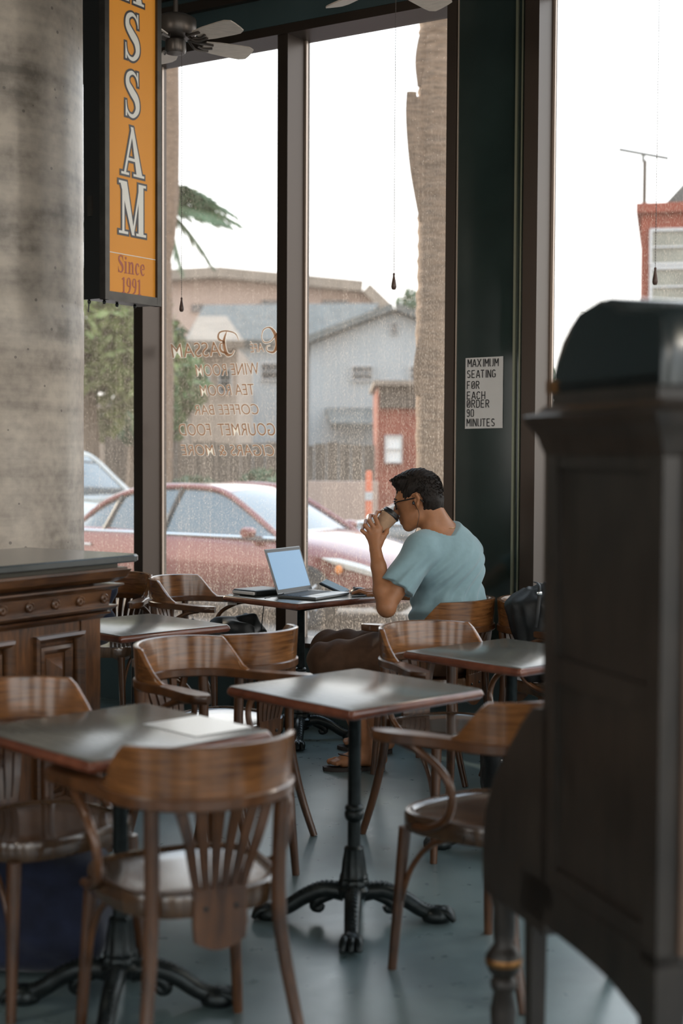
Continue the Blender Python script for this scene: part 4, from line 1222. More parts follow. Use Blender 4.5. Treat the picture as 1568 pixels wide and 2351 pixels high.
# moulded ledge
m_ = MB(); rings = []
for z, e in ((1.475, 0.0), (1.495, 0.008), (1.51, 0.012), (1.525, 0.022), (1.54, 0.032), (1.552, 0.036), (1.556, 0.032), (1.562, 0.012), (1.575, 0.002)):
    rings.append([K(-e, -e, z), K(WID + e, -e, z), K(WID + e, DEP, z), K(-e, DEP, z)])
m_.loft(rings); obj('ledge_moulding', m_, M_cab, cab, smooth=35)
# collar above the ledge, domed hood running back along w
m_ = MB(); kbox(m_, -.008 + .03, WID - .02, 0.0, DEP, 1.57, 1.62)
obj('hood_base', m_, M_cab, cab, smooth=None)
m_ = MB(); kbox(m_, .015, .045, -.006, 0.03, 1.600, 1.625); obj('hinge', m_, M_brass, cab, smooth=None)
m_ = MB(); rings = []
prof = [(0.022, 1.60), (0.020, 1.635), (0.032, 1.675), (0.058, 1.712), (0.095, 1.742), (0.14, 1.762), (0.19, 1.772), (0.235, 1.772), (0.275, 1.762), (0.31, 1.748), (WID - .01, 1.735), (WID + .0, 1.72), (WID, 1.60)]
for w in (0.0, 0.02, DEP * 0.5, DEP):
    ins = 0.012 if w == 0.0 else 0.0
    rings.append([K(u + (ins if u < .1 else -ins if u > WID - .1 else 0), w, z - (ins if z > 1.65 else 0)) for u, z in prof])
m_.loft(rings); obj('domed_hood', m_, M_hood, cab, smooth=50)
# arched apron between the corner posts
def apron(u0, u1, zt_, z_lo, z_hi):
    poly = [(u0, zt_), (u1, zt_), (u1, z_lo)]
    for q in range(0, 13):
        a = q / 12 * PI
        cu = (u0 + u1) / 2; hw = (u1 - u0) / 2 - 0.02
        poly.append((cu + hw * math.cos(a), z_lo + (z_hi - z_lo) * math.sin(a) ** 0.8))
    poly.append((u0, z_lo)); return poly
m_ = MB()
poly = [(-0.10, 0.60), (WID, 0.60), (WID, 0.47), (WID - .06, 0.47), (WID - .09, 0.478), (WID - .13, 0.488), (WID - .17, 0.498), (WID - .22, 0.503), (WID - .30, 0.508), (0.05, 0.512), (-0.10, 0.514)]
m_.prism(poly, lambda a, b_, d: K(a, d, b_), 0.0, 0.03); obj('apron', m_, M_cab, cab, smooth=None)
m_ = MB()
poly2 = [(0.0, 0.60), (DEP, 0.60), (DEP, 0.50), (DEP - .06, 0.50), (DEP - .10, 0.55), (0.16, 0.55), (0.09, 0.53), (0.06, 0.49), (0.05, 0.47), (0.0, 0.47)]
m_.prism(poly2, lambda a, b_, d: K(d, a, b_), WID - .03, WID); obj('apron', m_, M_cab, cab, smooth=None)
for (u, w) in ((-0.085, 0.03), (WID - .03, 0.03), (-0.085, DEP - .03), (WID - .03, DEP - .03)):
    m_ = MB(); rings = []
    sc_ = .6 if u < 0 else 1.0
    for z, h in ((0, .020 * sc_), (0.02, .024 * sc_), (0.45, .030 * sc_), (0.58, .032 * sc_)):
        rings.append([K(u - h, w - h, z), K(u + h, w - h, z), K(u + h, w + h, z), K(u - h, w + h, z)])
    m_.loft(rings); obj('leg', m_, M_cab, cab, smooth=None)
# curved cheek with key-bed on the far side, carried by a turned leg
m_ = MB()
ck = [(0.02, 0.96), (-0.05, 0.95), (-0.11, 0.90), (-0.18, 0.83), (-0.245, 0.76), (-0.285, 0.69), (-0.305, 0.62), (-0.305, 0.52), (-0.29, 0.49), (0.02, 0.49)]
m_.prism(ck, lambda a, b_, d: K(a, d, b_), 0.0, DEP); obj('cheek', m_, M_cab, cab, smooth=50)
m_ = MB(); cc_ = K(-0.250, 0.03, 0)
m_.lathe([(0.018, 0), (0.022, 0.03), (0.020, 0.10), (0.026, 0.16), (0.030, 0.23), (0.022, 0.27), (0.030, 0.282), (0.030, 0.295), (0.022, 0.305), (0.034, 0.318), (0.041, 0.335), (0.041, 0.352), (0.030, 0.370), (0.022, 0.380), (0.026, 0.41), (0.026, 0.46), (0.034, 0.50)], 24, (cc_.x, cc_.y, 0))
lg = obj('turned_leg', m_, M_cab, cab, smooth=50)
m_ = MB(); m_.lathe([(0.0405, 0.334), (0.0422, 0.338), (0.0422, 0.348), (0.0405, 0.352)], 24, (cc_.x, cc_.y, 0)); obj('brass_ring', m_, M_brass, lg, smooth=50)

# ------------------------------------------------------------------ bags and jackets
def rot_axes(yaw, pitch=0, roll=0):
    return np.array(Matrix.Rotation(yaw, 3, 'Z') @ Matrix.Rotation(pitch, 3, 'Y') @ Matrix.Rotation(roll, 3, 'X'))
def noise_warp(amp, freq, seed=0):
    r_ = np.random.default_rng(seed)
    ks = r_.normal(size=(7, 3)) * freq; ph = r_.uniform(0, 6.28, (7, 3)); am = r_.normal(size=(7, 3)) * amp
    def f(V):
        out = V.copy()
        for k_, p_, a_ in zip(ks, ph, am): out += np.sin((V @ k_)[:, None] + p_) * a_
        return out
    return f
# backpack on the right chair
bx, by = 0.95, 6.35
bp_ = thing('backpack', (bx, by, 0.46), 'black nylon backpack with chrome buckles standing on an armchair', 'backpack')
s = SDF((bx - .32, by - .26, .44), (bx + .36, by + .26, .95), 0.009)
s.rbox((bx + .04, by, .63), (.20, .15, .165), .07, k=.02); s.ell((bx - .02, by - .02, .80), (.20, .15, .09), k=.05); s.ell((bx + .02, by - .13, .64), (.14, .07, .12), k=.03)
s.ell((bx - .11, by - .03, .74), (.09, .12, .10), k=.04)
sdf_obj('bag_body', s, M_blackcloth, bp_, noise_warp(.004, 30, 3))
for q in range(7):
    xx = bx - .10 + q * .045; m_ = MB()
    pth = spline([(xx, by - .17, .72 + .02 * math.sin(q)), (xx + .01, by - .175, .80), (xx + .02, by - .12, .895 - .004 * q), (xx + .02, by + .02, .90)], 5)
    m_.tube(pth, .008, 6, flat=.4); st_ = obj('strap', m_, M_blackcloth, bp_)
    m_ = MB(); c_ = pth[8]; m_.bbox(c_.x, c_.y - .004, c_.z + .004, .024, .010, .016, .003); obj('buckle', m_, M_chrome, st_)
# dark jacket on the far chair seat
jk = thing('dark_jacket', (-0.66, 7.36, 0.46), 'crumpled dark jacket lying on the seat of an armchair', 'jacket')
s = SDF((-1.0, 7.0, .44), (-.30, 7.72, .72), 0.010)
s.ell((-.66, 7.36, .50), (.20, .19, .06), k=.03); s.ell((-.55, 7.28, .56), (.13, .10, .07), k=.03); s.ell((-.50, 7.40, .55), (.10, .12, .08), k=.03); s.ell((-.74, 7.42, .53), (.12, .10, .05), k=.03); s.cone((-.62, 7.3, .55), (-.47, 7.22, .52), .05, .04)
sdf_obj('cloth', s, M_blackcloth, jk, noise_warp(.007, 28, 5))
# navy jacket over the chair at the bar end
nj = thing('navy_jacket', (-1.36, 7.5, 0.47), 'navy blue jacket hung over an armchair behind the bar counter', 'jacket')
s = SDF((-1.75, 7.15, .44), (-1.0, 7.95, .92), 0.010)
s.ell((-1.38, 7.62, .70), (.14, .13, .13), k=.05); s.ell((-1.42, 7.55, .62), (.13, .13, .16), k=.05); s.ell((-1.36, 7.50, .54), (.16, .16, .08), k=.05); s.cone((-1.33, 7.66, .78), (-1.26, 7.56, .60), .055, .05); 
sdf_obj('cloth', s, M_navy, nj, noise_warp(.006, 24, 8))
# bag on the floor behind the right table
fb = thing('floor_bag', (0.80, 6.0, 0), 'black bag with shiny buckles on the floor under the armchair with the backpack', 'bag')
s = SDF((.52, 5.74, -.02), (1.12, 6.28, .42), 0.010)
s.rbox((.82, 6.0, .15), (.22, .14, .15), .06); s.ell((.78, 5.98, .28), (.17, .12, .08), k=.05)
s.cut((0, 0, 0.002), (0, 0, -1))
sdf_obj('bag_body', s, M_blackcloth, fb, noise_warp(.003, 26, 9))
for q in range(4):
    m_ = MB(); m_.bbox(.68 + q * .085, 5.872, .20 + .03 * math.sin(q * 2), .03, .03, .018, .004); obj('buckle', m_, M_chrome, fb)
m_ = MB(); m_.tube(spline([(.66, 5.99, .30), (.74, 5.97, .385), (.88, 5.97, .385), (.96, 5.99, .30)], 6), .009, 8); obj('handle', m_, M_blackcloth, fb)
# navy bag at the near left under the table
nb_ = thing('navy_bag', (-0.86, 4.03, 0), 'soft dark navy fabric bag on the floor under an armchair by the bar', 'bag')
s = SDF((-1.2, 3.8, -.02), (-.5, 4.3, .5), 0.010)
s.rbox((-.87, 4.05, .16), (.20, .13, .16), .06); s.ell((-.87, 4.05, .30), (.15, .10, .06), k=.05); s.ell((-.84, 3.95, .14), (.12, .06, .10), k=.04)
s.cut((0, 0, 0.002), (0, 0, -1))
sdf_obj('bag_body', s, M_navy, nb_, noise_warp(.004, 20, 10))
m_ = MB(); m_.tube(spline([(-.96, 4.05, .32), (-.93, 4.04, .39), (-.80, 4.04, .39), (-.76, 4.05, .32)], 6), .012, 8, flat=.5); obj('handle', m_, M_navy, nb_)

# ------------------------------------------------------------------ things on the window table
ZT = 0.7412
# laptop
hx = Vector((-0.320, 7.145, 0)); hd = Vector((0.50, 0.866, 0)).normalized(); fd = Vector((0.866, -0.50, 0)).normalized()
lap = thing('laptop', (hx.x + hd.x * .16 + fd.x * .11, hx.y + hd.y * .16 + fd.y * .11, ZT), 'open grey laptop with a pale blue screen on the window table', 'laptop')
LW, LD = 0.335, 0.225
def LP(u, w, z): return hx + hd * u + fd * w + Vector((0, 0, ZT + z))
def slab(m_, fn, u0, u1, w0, w1, z0, z1, bev=.003):
    rings = []
    for z, e in ((z0, bev), (z0 + bev, 0), (z1 - bev * .5, 0), (z1, bev * .5)):
        rings.append([fn(u0 + e, w0 + e, z), fn(u1 - e, w0 + e, z), fn(u1 - e, w1 - e, z), fn(u0 + e, w1 - e, z)])
    m_.loft(rings); return m_
M_lap = mat('dark_grey_aluminium', (0.20, 0.21, 0.22), 0.30, 0.8)
M_key = mat('black_keys', (0.015, 0.016, 0.018), 0.5)
m_ = MB(); slab(m_, LP, 0, LW, 0, LD, 0.001, 0.016, .004); lb = obj('base', m_, M_lap, lap, smooth=30)
for r_ in range(6):
    for c_ in range(15):
        m_ = MB(); u = .018 + c_ * .0194; w = .022 + r_ * .0185
        slab(m_, LP, u, u + .0165, w, w + .0155, .0155, .0178, .001)
        if r_ == 0 and c_ == 0: k0_ = obj('key', m_, M_key, lb, smooth=None)
        else:
            o = k0_.copy(); C.objects.link(o); o.location = k0_.location + hd * (c_ * .0194) + fd * (r_ * .0185)
m_ = MB(); slab(m_, LP, .105, .225, .142, .212, .0158, .0166, .0003); obj('trackpad', m_, mat('trackpad', (0.32, 0.33, 0.34), 0.3, 0.4), lb, smooth=None)
tilt = math.radians(20)
def LS(u, h, d):   # on the screen: h up the lid, d towards the user
    ax = Vector((0, 0, 1)) * math.cos(tilt) - fd * math.sin(tilt)
    nn = fd * math.cos(tilt) + Vector((0, 0, 1)) * math.sin(tilt)
    return hx + hd * u + Vector((0, 0, ZT + .016)) + fd * 0.004 + ax * h + nn * d
m_ = MB(); slab(m_, LS, 0, LW, .004, .242, -.006, .0, .0025); lid = obj('lid', m_, M_lap, lap, smooth=30)
m_ = MB(); slab(m_, LS, .004, LW - .004, .008, .238, -.001, .0012, .0006); obj('bezel', m_, M_black, lid, smooth=None)
m_ = MB(); slab(m_, LS, .012, LW - .012, .026, .222, .0005, .0018, .0002)
M_screen = mat('laptop_screen', (0.05, 0.07, 0.09), 0.25, emit=(0.20, 0.42, 0.68), estr=0.36, var=0.02)
obj('screen', m_, M_screen, lid, smooth=None)
m_ = MB(); m_.tube([LS(.05, .002, -.003), LS(LW - .05, .002, -.003)], .006, 10); obj('hinge', m_, M_black, lap)
# folder and dark notebook at left
fl_ = thing('document_folder', (-.47, 7.36, ZT), 'thick black folder lying behind the laptop', 'folder')
Mx = Matrix.Translation((-0.425, 7.34, ZT)) @ Matrix.Rotation(math.radians(48), 4, 'Z')
m_ = MB(); m_.bbox(0, 0, .016, .22, .17, .030, .010, Mx, 3); obj('cover', m_, mat('black_leather', (0.018, 0.022, 0.022), 0.4, bump=.2, bscale=120), fl_)
m_ = MB(); m_.bbox(-.006, 0.0, .016, .222, .160, .016, .003, Mx, 1); obj('pages', m_, M_paper, fl_)
# tablet / phone wallet leaning
ph = thing('phone_wallet', (-.02, 7.43, ZT), 'dark phone in an open wallet case behind the laptop keyboard', 'phone')
Mx = Matrix.Translation((-0.035, 7.455, ZT + .028)) @ Matrix.Rotation(math.radians(-26), 4, 'Z') @ Matrix.Rotation(math.radians(20), 4, 'Y') @ Matrix.Rotation(math.radians(14), 4, 'X')
m_ = MB(); m_.bbox(0, 0, 0, .15, .070, .014, .005, Mx, 2); obj('case', m_, M_black, ph)
m_ = MB(); m_.bbox(0, 0, .0075, .138, .060, .002, .0008, Mx, 1); obj('screen', m_, mat('phone_glass', (0.03, 0.06, 0.065), 0.08), ph)
# mouse
ms = thing('mouse', (.095, 7.345, ZT), 'rounded dark computer mouse beside the phone wallet', 'mouse')
s = SDF((-.02, 7.28, ZT), (.17, 7.44, ZT + .06), 0.003); s.ell((.095, 7.345, ZT + .004), (.052, .032, .036), R=rot_axes(math.radians(-25)), k=.0)
s.cut((0, 0, ZT + .001), (0, 0, -1)); sdf_obj('shell', s, M_black, ms)
m_ = MB(); m_.lathe([(.003, -.003), (.008, -.003), (.008, .003), (.003, .003)], 12, M=Matrix.Translation((.068, 7.357, ZT + .033)) @ Matrix.Rotation(PI / 2, 4, 'X')); obj('wheel', m_, M_lap, ms)
# napkin and pen
nk = MB(); 
pts_ = [(-.56, 7.30), (-.47, 7.22)]
Mx = Matrix.Translation((-0.50, 7.24, 0))
sh_ = [Vector(p) for p in ((-.575, 7.335, .7425), (-.52, 7.27, .7425), (-.53, 7.255, .735), (-.59, 7.325, .735), (-.535, 7.255, .695), (-.585, 7.318, .688))]
nk.add(sh_ + [p + Vector((.0015, .0015, .0012)) for p in sh_], [(0, 1, 2, 3), (3, 2, 4, 5), (6, 9, 8, 7), (9, 11, 10, 8), (0, 6, 7, 1), (5, 4, 10, 11)])
tag(obj('napkin', nk, M_paper, smooth=None), 'white paper napkin folded over the window table edge', 'napkin')
pn_ = MB(); pn_.tube([(.055, 7.19, ZT + .005), (.15, 7.26, ZT + .005)], [.003, .005], 8)
tag(obj('pen', pn_, M_black), 'dark pen at the edge of the window table', 'pen')
cb = MB(); cb.tube(spline([(-.36, 7.18, ZT + .004), (-.385, 7.12, ZT - .002), (-.39, 7.10, .68), (-.44, 7.3, .30), (-.50, 7.45, .02)], 8), .0025, 6)
tag(obj('charging_cable', cb, M_black), 'thin dark charging cable hanging from the window table', 'cable')
# ================================================================== OUTSIDE
GZ = -0.25
M_road = mat('asphalt_road', (0.2310, 0.2152, 0.1995), 0.85, 0, 0.3, var=0.2, vscale=6)
M_walk = mat('pavement_concrete', (0.3825, 0.3488, 0.3150), 0.85, 0, 0.3, var=0.12, vscale=3)
m_ = MB(); m_.box(0, 70, GZ - 0.26, 260, 260, 0.5)
struct(obj('ground', m_, M_road, smooth=None), 'grey asphalt street')
m_ = MB(); m_.wbox(-14, 12, 0.05, 3.6, GZ - 0.02, GZ + 0.09)
struct(obj('pavement', m_, M_walk, smooth=None), 'pale concrete pavement outside the windows')
m_ = MB(); m_.wbox(-40, 30, 11.5, 14.5, GZ - .02, GZ + .11)
struct(obj('pavement', m_, M_walk, smooth=None), 'pavement across the street')

M_tyre = mat('tyre_rubber', (0.02, 0.02, 0.02), 0.8)
M_rim = mat('alloy_rim', (0.45, 0.45, 0.46), 0.3, 0.9)
M_cglass = mat('car_glass', (0.05, 0.075, 0.085), 0.05, 0, 0.8, coat=0.6)
M_lamp = mat('headlamp_lens', (0.70, 0.66, 0.60), 0.12, 0, 0.6, coat=0.6)
M_amber = mat('amber_lens', (0.75, 0.22, 0.03), 0.2)
M_rubber = mat('black_trim', (0.02, 0.02, 0.02), 0.5)
def make_car(label, cx, cy, ang, paint, L=4.55, Wd=1.78, H=1.38, suv=False):
    t = thing('parked_car', (cx, cy, GZ), label, 'car', rz=ang)
    hl, hw = L / 2, Wd / 2
    # stations: x, belt z, centre (hood / deck) z, half width, bottom z
    kx = L / 4.55
    st = [(-2.27, .62, .66, .66, .38), (-2.18, .80, .92, .80, .26), (-1.75, .88, .98, .87, .22), (-1.2, .89, .97, .89, .20), (-.4, .87, .93, .89, .19), (.4, .85, .92, .89, .19),
          (1.0, .83, .93, .88, .20), (1.5, .76, .86, .86, .20), (1.95, .66, .74, .80, .22), (2.18, .56, .62, .70, .25), (2.27, .45, .50, .58, .30)]
    if suv: st = [(x, b_ * 1.18, c_ * 1.18, w_, z_ * 1.2) for x, b_, c_, w_, z_ in st]
    rings = []
    for x, bz, cz, w, z0 in st:
        w = w / .89 * hw
        x *= kx
        half = [(0, z0), (w * .80, z0), (w * .95, z0 + .08), (w, z0 + (bz - z0) * .45), (w * .985, bz - .06), (w * .95, bz), (w * .80, lerp(bz, cz, .6)), (w * .4, cz - .006), (0, cz)]
        full = half + [(-a, b_) for a, b_ in half[-2:0:-1]]
        rings.append([Vector((x, a, b_)) for a, b_ in full])
    m_ = MB(); m_.loft(rings); body = obj('body', m_, paint, t, smooth=50, world=False)
    # greenhouse
    belt = (1.05 if suv else .885)
    prof = [(-1.80, belt - .02, .70), (-1.45, lerp(belt, H, .55), .63), (-1.05, H - .06, .575), (-.6, H, .565), (-.1, H + .005, .565), (.22, H - .05, .575), (.60, lerp(belt, H, .52), .64), (1.08, belt - .03, .73)]
    if suv: prof = [(-2.1, belt - .02, .74), (-2.02, lerp(belt, H, .6), .68), (-1.85, H - .04, .63), (-1.0, H, .62), (-.1, H, .62), (.25, H - .05, .62), (.62, lerp(belt, H, .5), .67), (1.05, belt - .03, .74)]
    prof = [(x * kx, z, w / .89 * hw) for x, z, w in prof]
    sp = spline([(x, w, z) for x, z, w in prof], 4)
    n = len(sp)
    def strip(i0, i1, lift=0.0, inset=0.0):
        vs_ = []; fs = []; nv = 7
        for i in range(i0, i1 + 1):
            x, w, z = sp[i]
            for j in range(nv):
                v = -1 + 2 * j / (nv - 1)
                vs_.append((x, v * (w - inset), z + lift - 0.035 * v * v))
        for i in range(i1 - i0):
            for j in range(nv - 1): fs.append((i * nv + j, (i + 1) * nv + j, (i + 1) * nv + j + 1, i * nv + j + 1))
        q = MB(); q.add(vs_, fs); return q
    a1, a2 = 8, 20
    obj('rear_window', strip(0, a1, 0.0, .02), M_cglass, t, world=False)
    obj('roof', strip(a1, a2), paint, t, world=False)
    obj('windscreen', strip(a2, n - 1, 0.0, .03), M_cglass, t, world=False)
    for s_ in (-1, 1):
        q = MB(); vs_ = []; fs = []
        for i in range(n):
            x, w, z = sp[i]
            zb_ = belt - .03
            vs_ += [(x, s_ * (w - .012), z - .035), (x, s_ * lerp(w, hw * .93, .5), lerp(z, zb_, .5) - .01), (x, s_ * hw * .93, zb_)]
        for i in range(n - 1):
            for j in (0, 1): fs.append((i * 3 + j, (i + 1) * 3 + j, (i + 1) * 3 + j + 1, i * 3 + j + 1))
        q.add(vs_, fs); obj('side_window', q, M_cglass, t, world=False)
        q = MB()
        edge = [Vector((p.x, s_ * (p.y + .0), p.z - .03)) for p in sp]
        q.tube(edge, .034, 8, flat=1.0)
        obj('roof_pillar', q, paint, t, world=False)
        q = MB(); q.tube([Vector((x * kx, s_ * hw * .955, belt - .012)) for x in (-1.8, -1, 0, .8, 1.05)], .016, 6); obj('window_trim', q, M_chrome, t, world=False)
        for xb in (-.42, -1.22):
            q = MB()
            i = min(range(n), key=lambda k_: abs(sp[k_].x - (xb + .04) * kx))
            q.tube([Vector((xb * kx, s_ * hw * .945, belt - .02)), Vector((sp[i].x, s_ * (sp[i].y + .005), sp[i].z - .04))], .026, 6); obj('door_pillar', q, M_rubber, t, world=False)
        for xw in (-1.38, 1.40):
            q = MB(); Mw = Matrix.Translation((xw * kx, s_ * (hw - .10), .315)) @ Matrix.Rotation(PI / 2, 4, 'X')
            q.lathe([(.20, -.10), (.29, -.105), (.315, -.08), (.315, .08), (.29, .105), (.20, .10)], 24, M=Mw); wh = obj('wheel', q, M_tyre, t, world=False)
            q = MB()
            for k_ in range(10):
                a = k_ * 2 * PI / 10
                q.tube([Mw @ Vector((.03 * math.cos(a), .03 * math.sin(a), -s_ * .10)), Mw @ Vector((.21 * math.cos(a), .21 * math.sin(a), -s_ * .095))], .018, 6)
            q.lathe([(.195, -.08), (.215, -.10), (.215, .10), (.195, .08)], 24, M=Mw); obj('rim', q, M_rim, wh, world=False)
        # head lamp
        rr = []
        for x, y, z, h in ((1.62, .865, .70, .02), (1.80, .835, .665, .085), (2.0, .775, .615, .095), (2.14, .69, .565, .085), (2.20, .60, .54, .03)):
            if suv: z *= 1.18
            y = y / .89 * hw * 1.012
            rr.append([Vector((x * kx, s_ * y, z + h * .5)), Vector((x * kx + .03, s_ * (y + .012), z)), Vector((x * kx + .02, s_ * y, z - h * .5)), Vector((x * kx - .08, s_ * (y - .08), z))])
        q = MB(); q.loft(rr); hl_ = obj('headlamp', q, M_lamp, t, world=False)
        q = MB(); q.lathe([(.012, -.02), (.045, 0), (.03, .02)], 12, M=Matrix.Translation((1.80 * kx, s_ * .845 / .89 * hw * 1.02, (.60 if not suv else .72))) @ Matrix.Rotation(-s_ * PI / 2, 4, 'X')); obj('indicator', q, M_amber, hl_, world=False)
        q = MB(); q.lathe([(.02, -.09), (.07, -.05), (.075, .03), (.05, .06)], 12, M=Matrix.Translation((.78 * kx, s_ * (hw + .06), belt + .04)) @ Matrix.Rotation(PI / 2, 4, 'X') @ Matrix.Diagonal((1, .8, 1, 1))); obj('door_mirror', q, paint, t, world=False)
        q = MB(); q.bbox(-.62 * kx, s_ * (hw + .005), belt - .17, .2, .03, .025, .008); q.bbox(-1.45 * kx, s_ * (hw + .0), belt - .16, .2, .03, .025, .008); obj('door_handle', q, M_chrome, t, world=False)
        q = MB(); q.bbox(-2.19 * kx, s_ * .62, .72 * (1.18 if suv else 1), .06, .3, .14, .02); obj('tail_lamp', q, mat('tail_lens', (.4, .02, .02), .2), t, world=False)
    q = MB(); q.bbox(2.235 * kx, 0, .42, .06, .9, .12, .02); obj('grille', q, M_rubber, t, world=False)
    return t
def car_paint(name, col, metal=.3):
    return mat(name, col, .22, metal, .5, coat=1.0)
ang_w = WALL_ANG
c_ = W(-4.75, 5.75, 0); make_car('red sedan parked along the street in front of the windows', c_.x, c_.y, ang_w, car_paint('red_car_paint', (.17, .020, .013)))
c_ = P(905, 1300, 17.5); make_car('dark grey car parked beyond the red sedan, facing the other way', c_.x + .9, 17.5, ang_w + PI, car_paint('grey_car_paint', (.10, .11, .11)), H=1.36)
c_ = P(190, 1300, 21); make_car('pale silver utility vehicle standing behind the red sedan', c_.x - .5, 21.0, ang_w, car_paint('silver_car_paint', (.48, .46, .42)), L=4.6, Wd=1.85, H=1.72, suv=True)

# ---- foliage
def leaf_cloud(m_, centers, n, size, rr):
    for k_ in range(n):
        c0, rad = centers[rr.integers(len(centers))]
        d_ = rr.normal(size=3); d_ /= np.linalg.norm(d_)
        p = np.array(c0) + d_ * np.array(rad) * (rr.uniform(.35, 1) ** .5)
        u = rr.normal(size=3); u /= np.linalg.norm(u); v = np.cross(u, rr.normal(size=3)); v /= np.linalg.norm(v)
        s_ = size * rr.uniform(.6, 1.3)
        m_.add([p - u * s_, p + v * s_ * .45, p + u * s_, p - v * s_ * .45], [(0, 1, 2, 3)])
M_leaf = [mat('leaf_green', (0.0878, 0.1365, 0.0438), .6, var=.5, vscale=.8), mat('leaf_yellow_green', (0.1658, 0.1950, 0.0634), .6, var=.4, vscale=.8), mat('leaf_dark', (0.0630, 0.1050, 0.0525), .6, var=.5, vscale=.8)]
M_bark = mat('bark', (.12, .085, .06), .9, bump=.5, bscale=14)
def tree(label, x, y, h, spread, mk, n, size, seed, cat='tree', name='leafy_tree', trunk=True):
    rr = np.random.default_rng(seed)
    t = thing(name, (x, y, GZ), label, cat)
    if trunk:
        m_ = MB(); m_.tube(spline([(x, y, GZ), (x + .1, y, GZ + h * .3), (x - .05, y + .1, GZ + h * .7)], 4), [.2, .19, .18, .17, .16, .15, .13, .11, .08], 8); obj('trunk', m_, M_bark, t)
    cs = []
    for k_ in range(9):
        cs.append(((x + rr.uniform(-1, 1) * spread * .6, y + rr.uniform(-1, 1) * spread * .4, GZ + h * rr.uniform(.45 if trunk else .15, .85)), (spread * rr.uniform(.3, .5), spread * rr.uniform(.3, .5), h * rr.uniform(.13, .2))))
    m_ = MB(); leaf_cloud(m_, cs, n, size, rr)
    o = obj('foliage', m_, M_leaf[mk], t, smooth=None); o['kind'] = 'stuff'
    return t
q = P(235, 900, 26); tree('broad yellow green tree beyond the silver utility vehicle', q.x - .3, 26, 5.4, 1.9, 1, 5200, .15, 1)
q = P(395, 900, 30); tree('narrow green tree in front of the beige apartment block', q.x, 30, 4.3, 1.0, 0, 2600, .14, 2)
q = P(300, 900, 34); tree('dark green tree standing behind the broad yellow green tree', q.x, 34, 6.0, 1.7, 2, 3200, .16, 3)
q = P(962, 760, 56); tree('dark green tree behind the gable of the white house', q.x, 60, 8.4, 2.0, 2, 2400, .2, 4)
q = P(1290, 860, 40); tree('small dark tree below the red brick house', q.x, 40, 4.2, 1.4, 2, 1600, .16, 5)
q = P(520, 1080, 23); tree('low clipped hedge along the street', q.x, 23, 1.5, 1.0, 2, 2600, .09, 6, 'hedge', 'street_hedge', False)

# ---- palms
M_palm = mat('palm_trunk_bark', (0.1950, 0.1245, 0.0795), .85, var=.35, vscale=5, stretch=(2, 2, 9), bump=.6, bscale=10)
def palm_trunk(label, base, pts, rad, seed):
    rr = random.Random(seed)
    t = thing('palm_tree', (base.x, base.y, GZ), label, 'palm tree')
    sp = spline(pts, 14)
    m_ = MB(); rads = []
    for i, p in enumerate(sp):
        u = i / (len(sp) - 1)
        rads.append(rad * (1.08 - .10 * u) * (1 + (.035 if i % 3 == 0 else -.02)) + rr.uniform(-.004, .004))
    m_.tube(sp, rads, 18); tk = obj('trunk', m_, M_palm, t, smooth=70)
    return t, tk, sp, rads
pb = P(1002, 1300, 12.0)
pts = [Vector((pb.x, 12.0, GZ))] + [P(px, py, 12.0) for px, py in ((1001, 1100), (1000, 800), (1003, 600), (1004, 450), (1003, 300), (1004, 150), (1006, 20), (1010, -250))]
t, tk, sp, rads = palm_trunk('thick palm trunk with broken frond stubs outside the window', pb, pts, .158, 3)
for (px, py, dx, dz, L_) in ((982, 500, -.17, .98, 1.02), (984, 480, -.13, .99, .90), (990, 430, -.06, .99, .95), (978, 190, -.06, .98, .42), (1004, 380, .02, 1, .8), (972, 900, -.01, 1, .5)):
    a = P(px, py, 11.93); dr = Vector((dx, -.05, dz)).normalized()
    m_ = MB(); m_.tube(spline([a - dr * .02, a + dr * L_ * .4 + Vector((-.02, 0, 0)), a + dr * L_ * .8, a + dr * L_ + Vector((.03, 0, .02))], 4), [.075 * (1 - .45 * i / 12) for i in range(13)], 8, flat=.5)
    obj('frond_stub', m_, M_palm, tk, smooth=60)
pb2 = P(374, 1300, 22.0)
pts = [Vector((pb2.x, 22.0, GZ))] + [P(374, py, 22.0) for py in (1000, 700, 590, 470, 200, -50)] 
t, tk, sp, rads = palm_trunk('palm trunk with a skirt of dead fronds, partly behind the sign box', pb2, pts, .13, 5)
m_ = MB(); zs = [P(374, y_, 22).z for y_ in (600, 540, 450, 300, 100, -50)]
m_.lathe(list(zip((.13, .20, .25, .26, .25, .22), zs)), 16, (pb2.x, 22.0, 0)); obj('frond_skirt', m_, M_palm, tk, smooth=60)
def frond(m_, a, dr, L_, droop, rr, n=24):
    dr = Vector(dr).normalized(); side = dr.cross(Vector((0, 0, 1))).normalized()
    pts = [a + dr * L_ * u + Vector((0, 0, -droop * L_ * u * u)) for u in np.linspace(0, 1, 9)]
    m_.tube(pts, [.03 * (1 - .8 * i / 8) for i in range(9)], 5)
    for k_ in range(n):
        u = .12 + .86 * k_ / n; i = int(u * 8); p = pts[i].lerp(pts[min(i + 1, 8)], u * 8 - i)
        ll = L_ * .36 * math.sin(PI * (.15 + .8 * u)) * rr.uniform(.8, 1.15)
        for s_ in (-1, 1):
            tip = p + side * s_ * ll * .55 + dr * ll * .55 + Vector((0, 0, -ll * rr.uniform(.45, .8)))
            w = dr * .030
            m_.add([p - w, p + w, tip], [(0, 1, 2)])
pc_ = P(376, 478, 24); pt_ = thing('palm_tree', (pc_.x, 24, GZ), 'distant palm with drooping green fronds beside the sign box', 'palm tree')
